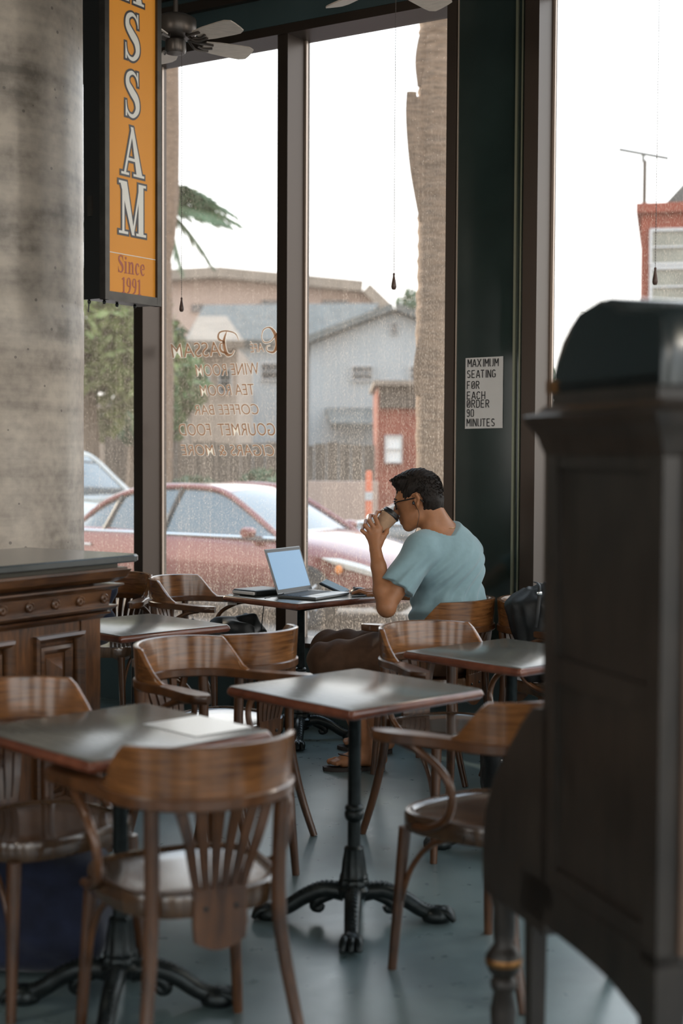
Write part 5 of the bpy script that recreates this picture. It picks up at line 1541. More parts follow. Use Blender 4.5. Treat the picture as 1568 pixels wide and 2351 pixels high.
m_ = MB(); m_.tube([Vector((pc_.x, 24, GZ)), Vector((pc_.x + .05, 24, pc_.z * .5)), Vector((pc_.x, 24, pc_.z))], [.14, .12, .11], 12); obj('trunk', m_, M_palm, pt_)
rr = random.Random(4)
M_frond = mat('palm_frond', (0.0900, 0.1350, 0.0630), .6, var=.4, vscale=2)
for (ax, ay, az, L_, dp) in ((.42, -.1, .95, 1.15, .85), (.58, .1, .90, 1.25, .90), (.72, .0, .80, 1.25, .85), (.88, .1, .50, 1.15, .62), (.95, .1, .22, 1.10, .45), (.95, -.2, .05, .95, .35), (.66, .3, .78, 1.2, .90), (.5, .2, .95, 1.2, 1.0), (.30, .2, 1.0, 1.05, .8), (.85, -.4, .02, .85, .35), (.4, .3, .9, .9, .75), (.25, -.2, -.6, .8, .3), (.5, .2, -.3, .8, .5), (-.6, .1, .7, 1.2, .7), (-.9, -.2, .3, 1.2, .6), (-.4, .4, .9, 1.1, .6), (-.7, .3, -.2, 1.0, .5), (.1, -.5, .85, 1.0, .6)):
    m_ = MB(); frond(m_, pc_, (ax, ay, az), L_ * 1.28, dp, rr); obj('frond', m_, M_frond, pt_, smooth=None)

# ---- buildings across the street
def bld_box(m_, px0, px1, py0, py1, d, depth):
    a = P(px0, py1, d); b_ = P(px1, py0, d)
    m_.box((a.x + b_.x) / 2, d + depth / 2, (a.z + b_.z) / 2, b_.x - a.x, depth, b_.z - a.z); return m_
def quad_roof(m_, pts, th=.18):
    vs_ = [Vector(p) for p in pts]
    n = (vs_[1] - vs_[0]).cross(vs_[2] - vs_[0]).normalized()
    if n.z < 0: n = -n
    k_ = len(vs_)
    m_.add(vs_ + [v + n * th for v in vs_], [tuple(range(k_))[::-1], tuple(range(k_, 2 * k_))] + [(i, (i + 1) % k_, k_ + (i + 1) % k_, k_ + i) for i in range(k_)])
    return m_
M_stw = mat('white_stucco', (0.3188, 0.3226, 0.3188), .85, var=.06, vscale=.6)
M_stb = mat('beige_stucco', (0.3312, 0.2567, 0.1987), .85, var=.08, vscale=.6)
M_stpk = mat('pink_beige_stucco', (0.3478, 0.2484, 0.1987), .85, var=.08, vscale=.4)
M_rg = mat('grey_roof_shingle', (0.1167, 0.1167, 0.1076), .85, var=.2, vscale=3)
M_rt = mat('tan_roof', (0.2318, 0.1822, 0.1408), .85, var=.15, vscale=2)
M_brick = mat('red_brick_paint', (0.2243, 0.0494, 0.0251), .8, var=.15, vscale=3)
M_wdk = mat('dark_window_glass', (.035, .04, .045), .12, 0, .6)
M_trimw = mat('white_trim', (0.4485, 0.4306, 0.4126), .6)
M_fen = mat('weathered_fence_board', (0.0892, 0.0683, 0.0525), .85, var=.25, vscale=4, stretch=(6, 6, .6))
def window_on(parent, px0, px1, py0, py1, d, frame=True, glass=M_wdk, fm=None):
    a = P(px0, py1, d); b_ = P(px1, py0, d); w = b_.x - a.x; h = b_.z - a.z; f = min(w, h) * .09
    m_ = MB()
    for (x0, x1, z0, z1) in ((a.x - f, a.x, a.z - f, b_.z + f), (b_.x, b_.x + f, a.z - f, b_.z + f), (a.x, b_.x, a.z - f, a.z), (a.x, b_.x, b_.z, b_.z + f), (a.x, b_.x, (a.z + b_.z) / 2 - f * .3, (a.z + b_.z) / 2 + f * .3)):
        m_.box((x0 + x1) / 2, d - .03, (z0 + z1) / 2, x1 - x0, .14, z1 - z0)
    fo = obj('window', m_, fm or M_trimw, parent, smooth=None)
    m_ = MB(); m_.box((a.x + b_.x) / 2, d - .02, (a.z + b_.z) / 2, w, .06, h); obj('pane', m_, glass, fo, smooth=None)
# white gabled house
D1 = 46.0
hz = thing('white_house', (P(860, 1000, D1).x, D1 + 4, GZ), 'white two-storey house with a grey gabled roof across the street', 'house')
a = P(712, 790, D1); b_ = P(1098, 790, D1); ap = P(905, 716, D1)
m_ = MB()
poly = [(a.x, GZ), (b_.x, GZ), (b_.x, b_.z), (ap.x, ap.z), (a.x, a.z)]
m_.prism(poly, lambda x, z, d: Vector((x, d, z)), D1, D1 + 9); obj('gable_wall', m_, M_stw, hz, smooth=None)
m_ = MB(); ov = .35
for s_, e in ((-1, a), (1, b_)):
    sl = (ap.z - a.z) / (ap.x - a.x)
    ex = e.x + s_ * ov; ez = e.z - sl * ov
    quad_roof(m_, [(ap.x, D1 - .4, ap.z + .04), (ap.x, D1 + 9.4, ap.z + .04), (ex, D1 + 9.4, ez + .04), (ex, D1 - .4, ez + .04)], .22)
obj('roof', m_, M_rg, hz, smooth=None)
m_ = MB(); bld_box(m_, 440, 716, 792, 1240, D1 + 3, 6); obj('side_wing', m_, M_stw, hz, smooth=None)
l0 = P(425, 792, D1 + 2.6); r0 = P(722, 792, D1 + 2.6); l1 = P(470, 712, D1 + 6); r1 = P(870, 708, D1 + 6)
m_ = MB(); quad_roof(m_, [l0, (P(800, 760, D1 + 2.6).x, D1 + 2.6, r0.z), r1, l1], .2); obj('wing_roof', m_, M_rg, hz, smooth=None)
for (x0, x1, y0, y1) in ((808, 855, 842, 872), (940, 985, 842, 872), (898, 912, 742, 766)): window_on(hz, x0, x1, y0, y1, D1 - .02)
for (x0, x1, y0, y1) in ((600, 640, 835, 870), (470, 510, 830, 870), (545, 575, 900, 950)): window_on(hz, x0, x1, y0, y1, D1 + 2.98)
pl = P(760, 945, D1 - 1.6); pr = P(880, 945, D1 - 1.6); pu = P(880, 950, D1)
m_ = MB(); quad_roof(m_, [(pl.x, D1 - 1.6, P(760, 985, D1 - 1.6).z), (pr.x, D1 - 1.6, P(760, 985, D1 - 1.6).z), (pr.x, D1, pu.z), (pl.x - .2, D1, pu.z)], .2); obj('porch_roof', m_, M_rg, hz, smooth=None)
# long flat building behind
D2 = 75.0
fb2 = thing('apartment_block', (P(600, 700, D2).x, D2 + 5, GZ), 'long pinkish apartment block with a sloping flat roof behind the white house', 'building')
m_ = MB(); aa, bb, cc, dd = P(330, 650, D2), P(500, 640, D2), P(832, 672, D2), P(884, 722, D2)
m_.prism([(aa.x, GZ), (dd.x, GZ), (dd.x, dd.z), (cc.x, cc.z), (bb.x, bb.z), (aa.x, aa.z)], lambda x, z, d: Vector((x, d, z)), D2, D2 + 12); obj('wall', m_, M_stpk, fb2, smooth=None)
m_ = MB()
for (u, v) in ((aa, bb), (bb, cc), (cc, dd)):
    quad_roof(m_, [(u.x, D2 - .8, u.z), (v.x, D2 - .8, v.z), (v.x, D2 + 12, v.z), (u.x, D2 + 12, u.z)], .55)
obj('roof', m_, M_rt, fb2, smooth=None)
for (x0, x1, y0, y1) in ((440, 560, 700, 716), (600, 690, 690, 703), (740, 800, 690, 702)): window_on(fb2, x0, x1, y0, y1, D2 - .05, fm=M_stpk)
# beige house at left
D3 = 36.0
bh = thing('beige_house', (P(520, 900, D3).x, D3 + 3, GZ), 'beige house with a tan hipped roof seen behind the window lettering', 'house')
m_ = MB(); bld_box(m_, 440, 545, 800, 1240, D3, 6); obj('wall', m_, M_stb, bh, smooth=None)
m_ = MB(); p1, p2, p3, p4 = P(428, 800, D3 - .5), P(560, 800, D3 - .5), P(520, 742, D3 + 3), P(455, 742, D3 + 3)
quad_roof(m_, [p1, p2, p3, p4], .2); obj('roof', m_, M_rt, bh, smooth=None)
for (x0, x1, y0, y1) in ((450, 480, 850, 900), (505, 530, 850, 900)): window_on(bh, x0, x1, y0, y1, D3 - .02)
# garage row behind the trees at left
D8 = 42.0
gr = thing('garage_row', (P(220, 1000, D8).x, D8 + 3, GZ), 'low brown garage building behind the trees at the street corner', 'building')
m_ = MB(); bld_box(m_, 60, 400, 930, 1240, D8, 6); obj('wall', m_, M_stb, gr, smooth=None)
m_ = MB(); bld_box(m_, 50, 408, 915, 934, D8 - .4, 6.8); obj('roof', m_, M_rt, gr, smooth=None)
for q in range(4):
    m_ = MB(); bld_box(m_, 80 + q * 80, 140 + q * 80, 980, 1230, D8 - .06, .1); obj('garage_door', m_, M_fen, gr, smooth=None)
# red building near the palm
D4 = 28.0
rb = thing('red_shed', (P(920, 1000, D4).x, D4 + 2, GZ), 'red painted building with a dark upper band and one white window', 'building')
m_ = MB(); bld_box(m_, 865, 1090, 882, 1260, D4, 4); obj('wall', m_, M_brick, rb, smooth=None)
m_ = MB(); bld_box(m_, 872, 1085, 886, 936, D4 - .12, .2); obj('dark_band', m_, M_fen, rb, smooth=None)
m_ = MB(); bld_box(m_, 858, 1095, 874, 884, D4 - .3, 4.6); obj('roof', m_, M_rt, rb, smooth=None)
window_on(rb, 886, 920, 1002, 1060, D4 - .02, glass=mat('white_blind', (.75, .72, .68), .6))
# fence of boards and low wall
D5 = 25.0
fe = thing('board_fence', (P(690, 1100, D5).x, D5, GZ), 'brown weathered wooden board fence in front of the white house', 'fence')
x = P(385, 1100, D5).x; xe = P(862, 1100, D5).x; zt_ = P(700, 1018, D5).z
bm0 = MB(); bm0.box(0, 0, (zt_ - GZ) / 2, .20, .03, zt_ - GZ)
k_ = 0; brd0 = None
while x < xe:
    if brd0 is None:
        brd0 = obj('fence_board', bm0, M_fen, fe, smooth=None, world=False); o = brd0
    else:
        o = brd0.copy(); C.objects.link(o)
    o.location = (x - fe.location.x + .1, rng.uniform(-.01, .01), rng.uniform(-.04, .03)); x += .215; k_ += 1
m_ = MB(); m_.box((P(385, 1100, D5).x + xe) / 2, D5 + .05, .2, xe - P(385, 1100, D5).x, .05, .1); obj('rail', m_, M_fen, fe, smooth=None)
D6 = 20.5
lw = MB(); bld_box(lw, 640, 868, 1106, 1300, D6, .3)
tag(obj('low_wall', lw, M_stpk, smooth=None), 'low pinkish stucco wall in front of the board fence', 'wall')
tp_ = thing('traffic_post', (P(847, 1100, 20).x, 20, GZ), 'orange traffic post standing by the low wall', 'post')
m_ = MB(); zq = P(847, 1080, 20).z; m_.lathe([(.14, GZ), (.14, GZ + .05), (.05, GZ + .08), (.045, zq - .03), (.03, zq)], 14, (P(847, 1100, 20).x, 20, 0)); obj('post', m_, mat('orange_plastic', (0.5400, 0.1170, 0.0450), .5), tp_)
m_ = MB(); m_.lathe([(.052, zq - .42), (.052, zq - .30)], 14, (P(847, 1100, 20).x, 20, 0)); obj('reflective_band', m_, M_trimw, tp_)
# red brick house at right
D7 = 24.0
rh = thing('brick_house', (P(1461, 700, D7).x, D7, GZ), 'red brick house with white framed window and a rooftop antenna', 'house')
m_ = MB(); bld_box(m_, 1461, 1800, 486, 1300, D7, 7); obj('wall', m_, M_brick, rh, smooth=None)
m_ = MB(); bld_box(m_, 1464, 1806, 468, 488, D7 - .12, 6.5); obj('cornice', m_, M_brick, rh, smooth=None)
m_ = MB(); g0 = P(1512, 468, D7 + .5); g1 = P(1640, 330, D7 + .5); g2 = P(1770, 468, D7 + .5)
m_.prism([(g0.x, g0.z), (g1.x, g1.z), (g2.x, g2.z)], lambda x, z, d: Vector((x, d, z)), D7 + .5, D7 + 6); obj('roof', m_, M_rg, rh, smooth=None)
M_pane2 = mat('curtained_window', (0.2100, 0.1995, 0.1575), .3, var=.2, vscale=2)
window_on(rh, 1497, 1640, 535, 606, D7 - .02, glass=M_pane2); window_on(rh, 1497, 1640, 622, 700, D7 - .02, glass=M_pane2)
for yy in range(0, 9):
    pass
m_ = MB(); bld_box(m_, 1464, 1476, 368, 490, D7 + .3, .12); an = obj('antenna_mast', m_, M_fen, rh, smooth=None)
m_ = MB(); m_.tube([P(1467, 372, D7 + .3), P(1467, 352, D7 + .3)], .03, 8); m_.tube([P(1412, 341, D7 + .3), P(1524, 367, D7 + .3)], .03, 8); obj('antenna_bar', m_, M_rg, an)
rh.rotation_euler = (0, 0, -0.225)
wr = MB(); wr.tube(spline([P(1270, 682, 30), P(1370, 655, 29), P(1462, 626, 28)], 6), .012, 5)
tag(obj('overhead_cable', wr, M_rubber), 'thin overhead cable running to the red brick house', 'cable')
wr = MB(); wr.tube(spline([P(1200, 690, 34), P(1270, 703, 33), P(1345, 722, 32), P(1480, 760, 30)], 6), .012, 5)
tag(obj('overhead_cable', wr, M_rubber), 'lower overhead cable sagging behind the domed cabinet', 'cable')
# ================================================================== THE MAN AT THE WINDOW
DM = 0.06
def Q(px, py, d): return np.array(P(px, py, d + DM))
def skin_mat():
    m = mat('skin', (.37, .165, .078), .45, 0, .4, var=.10, vscale=30, bump=.08, bscale=200)
    b_ = m.node_tree.nodes['Principled BSDF']
    b_.inputs['Subsurface Weight'].default_value = .12
    b_.inputs['Subsurface Radius'].default_value = (.012, .005, .003)
    b_.inputs['Subsurface Scale'].default_value = .6
    return m
M_skin = skin_mat()
M_shirt = mat('blue_grey_cotton', (.25, .38, .425), .9, 0, .2, var=.05, vscale=40, bump=.06, bscale=300, sheen=.25)
M_short = mat('dark_brown_cotton', (.070, .036, .020), .85, 0, .25, var=.2, vscale=20, bump=.1, bscale=120)
M_hair = mat('dark_hair', (.014, .010, .008), .62, 0, .25, var=.5, vscale=60, bump=.7, bscale=90)
M_sand = mat('dark_sandal', (.03, .02, .016), .6)
up = np.array([0, 0, 1.0])
fm = np.array([-.80, .60, 0]); lm = np.array([-.60, -.80, 0])
hip = Q(1030, 1490, 6.50); hip[2] = .56
chest = Q(1022, 1300, 6.47); neckb = Q(1016, 1222, 6.46)
man = thing('person', Vector((hip[0], hip[1], .46)), 'man in a blue grey t-shirt and brown shorts drinking from a paper cup', 'person')
# joints
shL = Q(966, 1262, 6.30); elL = Q(886, 1392, 6.20); wrL = Q(862, 1262, 6.315)
shR = chest - lm * .175 + up * .06; elR = np.array([.44, 6.93, .80]); wrR = np.array([.22, 7.08, .772])
hpL = hip + lm * .095; hpR = hip - lm * .095
knL = Q(752, 1518, 6.46); anL = Q(852, 1732, 6.52); anL[2] = .085
knR = Q(757, 1492, 6.80); anR = Q(872, 1690, 6.90); anR[2] = .085
headc = Q(957, 1150, 6.44)
# head frame: yaw and nod
hf = np.array([-.975, .22, 0]); hf /= np.linalg.norm(hf)
nod = math.radians(14)
hl_ = np.array([-hf[1], hf[0], 0.])                      # left ear direction
hx_ = hf * math.cos(nod) - up * math.sin(nod); hz_ = up * math.cos(nod) + hf * math.sin(nod)
HS = 1.02
def H(x, y, z): return headc + (hx_ * x + hl_ * y + hz_ * z) * HS
HR = np.stack([hx_, hl_, hz_], 1)

lo = np.array([-.32, 5.98, -.02]); hi = np.array([.86, 7.30, 1.50])
S = SDF(lo, hi, 0.0045)
# torso
S.cone(hip, chest, .125, .125, .05)
S.ell(chest + up * .02, (.13, .185, .16), np.stack([fm, lm, up], 1), .05)
S.ell(hip + up * .0, (.14, .175, .10), np.stack([fm, lm, up], 1), .05)
S.cone(chest + up * .09 + lm * .05, shL, .075, .06, .05); S.cone(chest + up * .09 - lm * .05, shR, .075, .06, .05)
# neck
nk0 = neckb - up * .02; nk1 = H(-.045, 0, -.055)
S.cone(nk0, nk1, .066, .056, .03)
S.cone(neckb + lm * .07 - up * .015, nk1, .045, .04, .04); S.cone(neckb - lm * .07 - up * .015, nk1, .045, .04, .04)
# arms
def mid(a, b_, t): return a + (b_ - a) * t
S.chain([shL, mid(shL, elL, .45), elL], [.056, .050, .040], .02)
S.chain([elL, mid(elL, wrL, .28), mid(elL, wrL, .7), wrL], [.039, .043, .033, .0265], .015)
S.ell(elL + np.array([.005, -.01, -.012]), (.036, .036, .036), k=.02)
S.chain([shR, mid(shR, elR, .45), elR], [.056, .050, .040], .02)
S.chain([elR, mid(elR, wrR, .3), wrR], [.042, .042, .027], .015)
# legs
for hp, kn, an in ((hpL, knL, anL), (hpR, knR, anR)):
    S.chain([hp, mid(hp, kn, .5), kn], [.095, .080, .060], .03)
    S.ell(kn, (.058, .058, .062), k=.02)
    dv = (an - kn); dv /= np.linalg.norm(dv)
    back = np.cross(np.cross(dv, -fm), dv); back /= np.linalg.norm(back)
    S.chain([kn, mid(kn, an, .30) + back * .018, mid(kn, an, .65) + back * .006, an], [.055, .060, .042, .034], .02)
    S.ell(an + np.array([0, 0, .005]), (.036, .036, .04), k=.015)
# feet
def foot(an, toe):
    fdv = toe - an; fdv[2] = 0; fdv /= np.linalg.norm(fdv); sd_ = np.array([-fdv[1], fdv[0], 0])
    heel = an - fdv * .045; heel[2] = .050
    ball = an + fdv * .13; ball[2] = .043
    S.cone(heel, np.array([an[0], an[1], .055]), .032, .036, .02); S.cone(an + fdv * .02, ball, .038, .028, .03)
    S.cone(np.array([*(an + fdv * .02)[:2], .05]) + sd_ * .015, ball + sd_ * .026, .03, .020, .02); S.cone(np.array([*(an + fdv * .02)[:2], .05]) - sd_ * .015, ball - sd_ * .02, .03, .024, .02)
    for i, (o_, ln, r_) in enumerate(((-.027, .062, .014), (-.006, .055, .0105), (.009, .049, .010), (.022, .042, .0095), (.034, .034, .009))):
        a0 = ball + sd_ * o_; a1 = a0 + fdv * ln * .55; a2 = a0 + fdv * ln
        a0[2] = .040; a1[2] = .044; a2[2] = .037
        S.chain([a0, a1, a2], [r_ * 1.1, r_, r_], .006)
    return fdv, sd_, heel, ball
toeL = Q(783, 1775, 6.5); toeR = anR + np.array([-.2, .08, 0])
FL = foot(anL.copy(), toeL); FR = foot(anR.copy(), toeR)
# head
S.ell(H(-.012, 0, .035), (.100, .076, .092), HR, .0)
S.ell(H(.020, 0, -.02), (.075, .062, .085), HR, .03)
S.ell(H(.045, 0, -.075), (.045, .046, .040), HR, .03)       # jaw
S.ell(H(.066, 0, -.103), (.020, .024, .018), HR, .02)       # chin
S.cone(H(.0, .045, -.075), H(.06, .018, -.105), .018, .016, .025); S.cone(H(.0, -.045, -.075), H(.06, -.018, -.105), .018, .016, .025)
S.cone(H(.086, 0, .015), H(.108, 0, -.030), .009, .013, .012)   # nose
S.ell(H(.098, .012, -.034), (.012, .009, .009), HR, .008); S.ell(H(.098, -.012, -.034), (.012, .009, .009), HR, .008)
S.cone(H(.078, .035, .030), H(.086, -.035, .030), .010, .010, .015)  # brow
S.ell(H(.078, .030, .008), (.012, .014, .010), HR, .01); S.ell(H(.078, -.030, .008), (.012, .014, .010), HR, .01)
S.cone(H(.088, .020, -.063), H(.088, -.020, -.063), .0088, .0088, .006); S.cone(H(.086, .016, -.079), H(.086, -.016, -.079), .0095, .0095, .006)  # lips
for s_ in (1, -1):
    e0 = H(-.012, s_ * .078, .002)
    S.chain([H(-.004, s_ * .076, -.030), H(-.014, s_ * .086, -.018), H(-.026, s_ * .090, .008), H(-.020, s_ * .088, .028), H(-.002, s_ * .080, .026)], [.008, .0065, .0065, .006, .005], .006)
    S.ell(H(-.012, s_ * .078, .0), (.014, .007, .024), HR, .006)
# left hand on the cup
cupB = Q(861, 1226, 6.385); cupT = Q(896, 1182, 6.405)
cax = (cupT - cupB); cax /= np.linalg.norm(cax)
MC = [Q(872, 1214, 6.345), Q(862, 1217, 6.338), Q(853, 1223, 6.338), Q(846, 1231, 6.343)]
PI_ = [Q(861, 1187, 6.338), Q(848, 1196, 6.333), Q(838, 1206, 6.336), Q(831, 1218, 6.345)]
DI = [Q(866, 1176, 6.385), Q(850, 1184, 6.385), Q(840, 1196, 6.385), Q(834, 1210, 6.385)]
TI = [Q(876, 1174, 6.425), Q(862, 1184, 6.428), Q(850, 1196, 6.425), Q(843, 1208, 6.415)]
for i in range(4):
    S.cone(wrL, MC[i], .019, .0125, .012)
    S.chain([MC[i], PI_[i], DI[i], TI[i]], [.0115, .0098, .0088, .0078] if i < 3 else [.0100, .0085, .0076, .0068], .004)
for i in range(3): S.cone(MC[i], MC[i + 1], .012, .012, .008)
th = [mid(wrL, MC[0], .25) + np.array([.012, .005, 0]), Q(880, 1232, 6.345), Q(887, 1222, 6.365), Q(890, 1212, 6.385)]
S.chain(th, [.017, .0125, .0105, .0085], .008)
# right hand resting on the table
for i in range(4):
    a0 = wrR + np.array([-.055, .045 - .0, .0]) + np.array([.018, .022, 0]) * (i - 1.5)
    a1 = a0 + np.array([-.045, .022, .012]); a2 = a1 + np.array([-.035, .016, -.014])
    S.cone(wrR, a0, .018, .012, .012); S.chain([a0, a1, a2], [.011, .0095, .008], .004)
S.chain([wrR + np.array([-.01, -.02, 0]), wrR + np.array([-.05, -.03, 0]), wrR + np.array([-.085, -.015, -.005])], [.014, .011, .009], .006)
S.cut((0, 0, 0.012), (0, 0, -1))
body = sdf_obj('body', S, M_skin, man)

# t-shirt
T = SDF((-.02, 6.0, .50), (.90, 7.15, 1.32), 0.0055)
FR_ = np.stack([fm, lm, up], 1)
T.cone(hip + up * .05, chest, .150, .145, .06)
T.ell(chest + up * .01 - fm * .01, (.158, .205, .175), FR_, .05)
T.ell(mid(hip, chest, .45) - fm * .02, (.165, .195, .16), FR_, .06)
T.ell(hip + up * .10 - fm * .005, (.168, .195, .12), FR_, .05)
T.cone(neckb - up * .02 + lm * .04, shL + up * .002, .078, .072, .05); T.cone(neckb - up * .02 - lm * .04, shR, .078, .072, .05)
T.cone(neckb - up * .005, neckb - up * .06, .078, .10, .04)
slL = mid(shL, elL, .68); slR = mid(shR, elR, .68)
T.cone(shL, mid(shL, elL, .76), .072, .080, .035); T.cone(shR, slR, .072, .076, .035)
# openings
T.cut(hip + up * .02, (0, 0, -1))
def cut_local(sd, pt, nrm, c, rad):
    X, Y, Z = sd.pts(); n_ = nrm / np.linalg.norm(nrm)
    d = (X - pt[0]) * n_[0] + (Y - pt[1]) * n_[1] + (Z - pt[2]) * n_[2]
    r_ = np.sqrt((X - c[0]) ** 2 + (Y - c[1]) ** 2 + (Z - c[2]) ** 2)
    m_ = r_ < rad
    sd.v[m_] = np.maximum(sd.v[m_], d[m_])
cut_local(T, slL, elL - shL, slL + (elL - shL) * .28, .12)
cut_local(T, slR, elR - shR, slR + (elR - shR) * .28, .12)
nd = (nk1 - nk0); nd /= np.linalg.norm(nd)
cut_local(T, neckb + nd * .006, nd - fm * .10, neckb + nd * .06, .13)
def folds(V):
    out = V.copy()
    rel = V - chest
    u = rel @ lm; v = rel @ up; w = rel @ fm
    # diagonal drag folds from the armpit and soft creases at the waist
    amp = np.exp(-((v + .10) / .16) ** 2) * .0075
    d1 = np.sin((v * 1.0 + u * 1.1 + w * .8) * 62 + 2.2 * np.sin(v * 17)) * amp
    amp2 = np.exp(-((v + .22) / .07) ** 2) * .010
    d2 = np.sin((v * 1.5 - u * .35) * 48 + 1.5 * np.sin(u * 21)) * amp2
    dl = np.linalg.norm(V - slL, axis=1)
    d3 = np.exp(-(dl / .12) ** 2) * np.sin((v * .5 + u * 1.3 - w * .6) * 75) * .0050
    nrm = np.stack([w / .16 ** 2, u / .20 ** 2, np.zeros_like(u)], 1)
    nv = nrm[:, :1] * fm + nrm[:, 1:2] * lm
    nv /= (np.linalg.norm(nv, axis=1)[:, None] + 1e-6)
    return out + nv * (d1 + d2 + d3)[:, None]
shirt = sdf_obj('t_shirt', T, M_shirt, man, folds)
# seam lines on the sleeve
m_ = MB()
arcp = []
ax_ = (elL - shL) / np.linalg.norm(elL - shL)
u_ = np.cross(ax_, up); u_ /= np.linalg.norm(u_); w_ = np.cross(ax_, u_)

# shorts
B_s = SDF((-.30, 6.15, .30), (.80, 7.10, .74), 0.0075)
B_s.ell(hip + up * .01, (.165, .20, .125), FR_, .05)
B_s.chain([hpL, mid(hpL, knL, .5), knL, mid(knL, anL, .28)], [.118, .104, .088, .088], .04); B_s.chain([hpR, mid(hpR, knR, .5), knR, mid(knR, anR, .28)], [.118, .104, .088, .088], .04)
B_s.cut(hip + up * .115, (0, 0, 1))
cut_local(B_s, mid(knL, anL, .24), anL - knL, mid(knL, anL, .38), .15)
cut_local(B_s, mid(knR, anR, .24), anR - knR, mid(knR, anR, .38), .15)
def fold2(V):
    d = (V - hip) @ fm; u = (V - hip) @ lm; v = V[:, 2]
    o_ = np.sin(d * 55 + 2.5 * np.sin(u * 16) + v * 22) * .006 + np.sin(d * 26 + v * 30) * .004
    out = V.copy(); out[:, 2] += o_; out += lm * (np.sin(d * 47 + v * 40) * .003)[:, None]
    out[:, 2] = np.where((V[:, 2] < .47) & (d < .22), np.maximum(out[:, 2], .4635), out[:, 2])
    return out
sdf_obj('shorts', B_s, M_short, man, fold2)

# hair: cap plus short curls
Hs = SDF(headc - .17, headc + .19, 0.0035)
Hs.ell(H(-.020, 0, .048), (.102, .084, .094), HR, .0)
Hs.ell(H(-.060, 0, -.010), (.060, .074, .080), HR, .02)
Hs.ell(H(.046, 0, .100), (.046, .058, .030), HR, .02)
Hs.ell(H(.0, 0, .110), (.065, .060, .030), HR, .02)
X, Y, Z = Hs.pts(); G3 = np.stack([X, Y, Z], -1) - headc
lx = G3 @ hx_ / HS; lz = G3 @ hz_ / HS; ly = np.abs(G3 @ hl_) / HS
# hairline: forehead, temples and sideburn, nape
lim = np.where(lz > .062, .088 + (lz - .062) * .6, np.where(lz > .02, .040 + (lz - .02) * .9, np.where(lz > -.015, .006, -.034)))
Hs.v = np.maximum(Hs.v, (lx - lim) * .8)
Hs.v = np.maximum(Hs.v, (-.068 - lz + np.clip(-.02 - lx, 0, .05) * .25))
# free the ears
ear = np.sqrt(((lx + .012) / .026) ** 2 + ((lz - .0) / .036) ** 2) - 1
Hs.v = np.where(ly > .05, np.maximum(Hs.v, -ear * .02), Hs.v).astype(np.float32)
hair = sdf_obj('hair', Hs, M_hair, man, noise_warp(.0010, 130, 2))
m_ = MB(); rr = random.Random(9)
for k_ in range(420):
    a = rr.uniform(0, 2 * PI); e_ = rr.random() ** .7
    ux = .006 + .078 * e_ * math.cos(a); uy = .068 * e_ * math.sin(a)
    if ux < -.075: continue
    zz = .131 - 3.6 * (uy * uy) - 4.0 * (ux - .02) ** 2 if ux > .02 else .131 - 3.6 * uy * uy - 2.6 * (ux - .02) ** 2
    p0 = H(ux, uy, zz - .012)
    r_ = rr.uniform(.006, .011); ph = rr.uniform(0, 6.28)
    dirx = hx_ * rr.uniform(-.2, 1) + hl_ * rr.uniform(-.7, .7); dirx /= np.linalg.norm(dirx)
    pts_ = []
    for q in range(7):
        tt = q / 6 * 4.2
        pts_.append(Vector(p0 + hz_ * (.012 * math.sin(tt * .75) + .004) + dirx * (r_ * (1 - math.cos(tt))) + hl_ * (.003 * math.sin(tt + ph))))
    m_.tube(pts_, [.0026, .0028, .0028, .0026, .0024, .002, .0012], 5)
for k_ in range(700):      # cropped strands on the back and sides
    a = rr.uniform(.5, 1.0) * PI * rr.choice((-1, 1)); hz2 = rr.uniform(-.055, .10)
    ex = .104 * math.sqrt(max(.05, 1 - ((hz2 - .045) / .11) ** 2)); 
    lx2 = -.020 + ex * math.cos(a); ly2 = .083 * ex / .104 * math.sin(a)
    if abs(ly2) > .05 and ((lx2 + .012) / .03) ** 2 + (hz2 / .04) ** 2 < 1: continue
    p0 = H(lx2, ly2, hz2); nr = hx_ * math.cos(a) + hl_ * math.sin(a)
    d_ = nr * .5 - hz_ * .8 + hl_ * rr.uniform(-.3, .3)
    m_.tube([Vector(p0 - nr * .003), Vector(p0 + d_ * .006 + nr * .002), Vector(p0 + d_ * .012)], [.0016, .0014, .0006], 4)
cur = obj('hair_strands', m_, M_hair, hair); cur['kind'] = 'stuff'
# glasses
gl = []
m_ = MB()
for s_ in (1, -1):
    ring = [Vector(H(.098 - .010 * abs(math.cos(a)) , s_ * (.031 + .025 * math.cos(a)), .004 + .019 * math.sin(a))) for a in np.linspace(0, 2 * PI, 21)]
    m_.tube(ring, .0026, 6, caps=False)
    m_.tube([Vector(H(.090, s_ * .057, .012)), Vector(H(.070, s_ * .076, .016)), Vector(H(-.008, s_ * .082, .014)), Vector(H(-.030, s_ * .082, .002)), Vector(H(-.042, s_ * .080, -.014))], [.003, .003, .0026, .0026, .003], 6)
m_.tube([Vector(H(.100, .008, .008)), Vector(H(.104, 0, .012)), Vector(H(.100, -.008, .008))], .0022, 6)
gls = obj('glasses_frame', m_, M_black, man)
for s_ in (1, -1):
    m_ = MB(); cpt = [Vector(H(.0965 - .010 * abs(math.cos(a)), s_ * (.031 + .023 * math.cos(a)), .004 + .017 * math.sin(a))) for a in np.linspace(0, 2 * PI, 17)[:-1]]
    m_.add(cpt, [tuple(range(16))]); obj('lens', m_, M_glass_clean, gls)
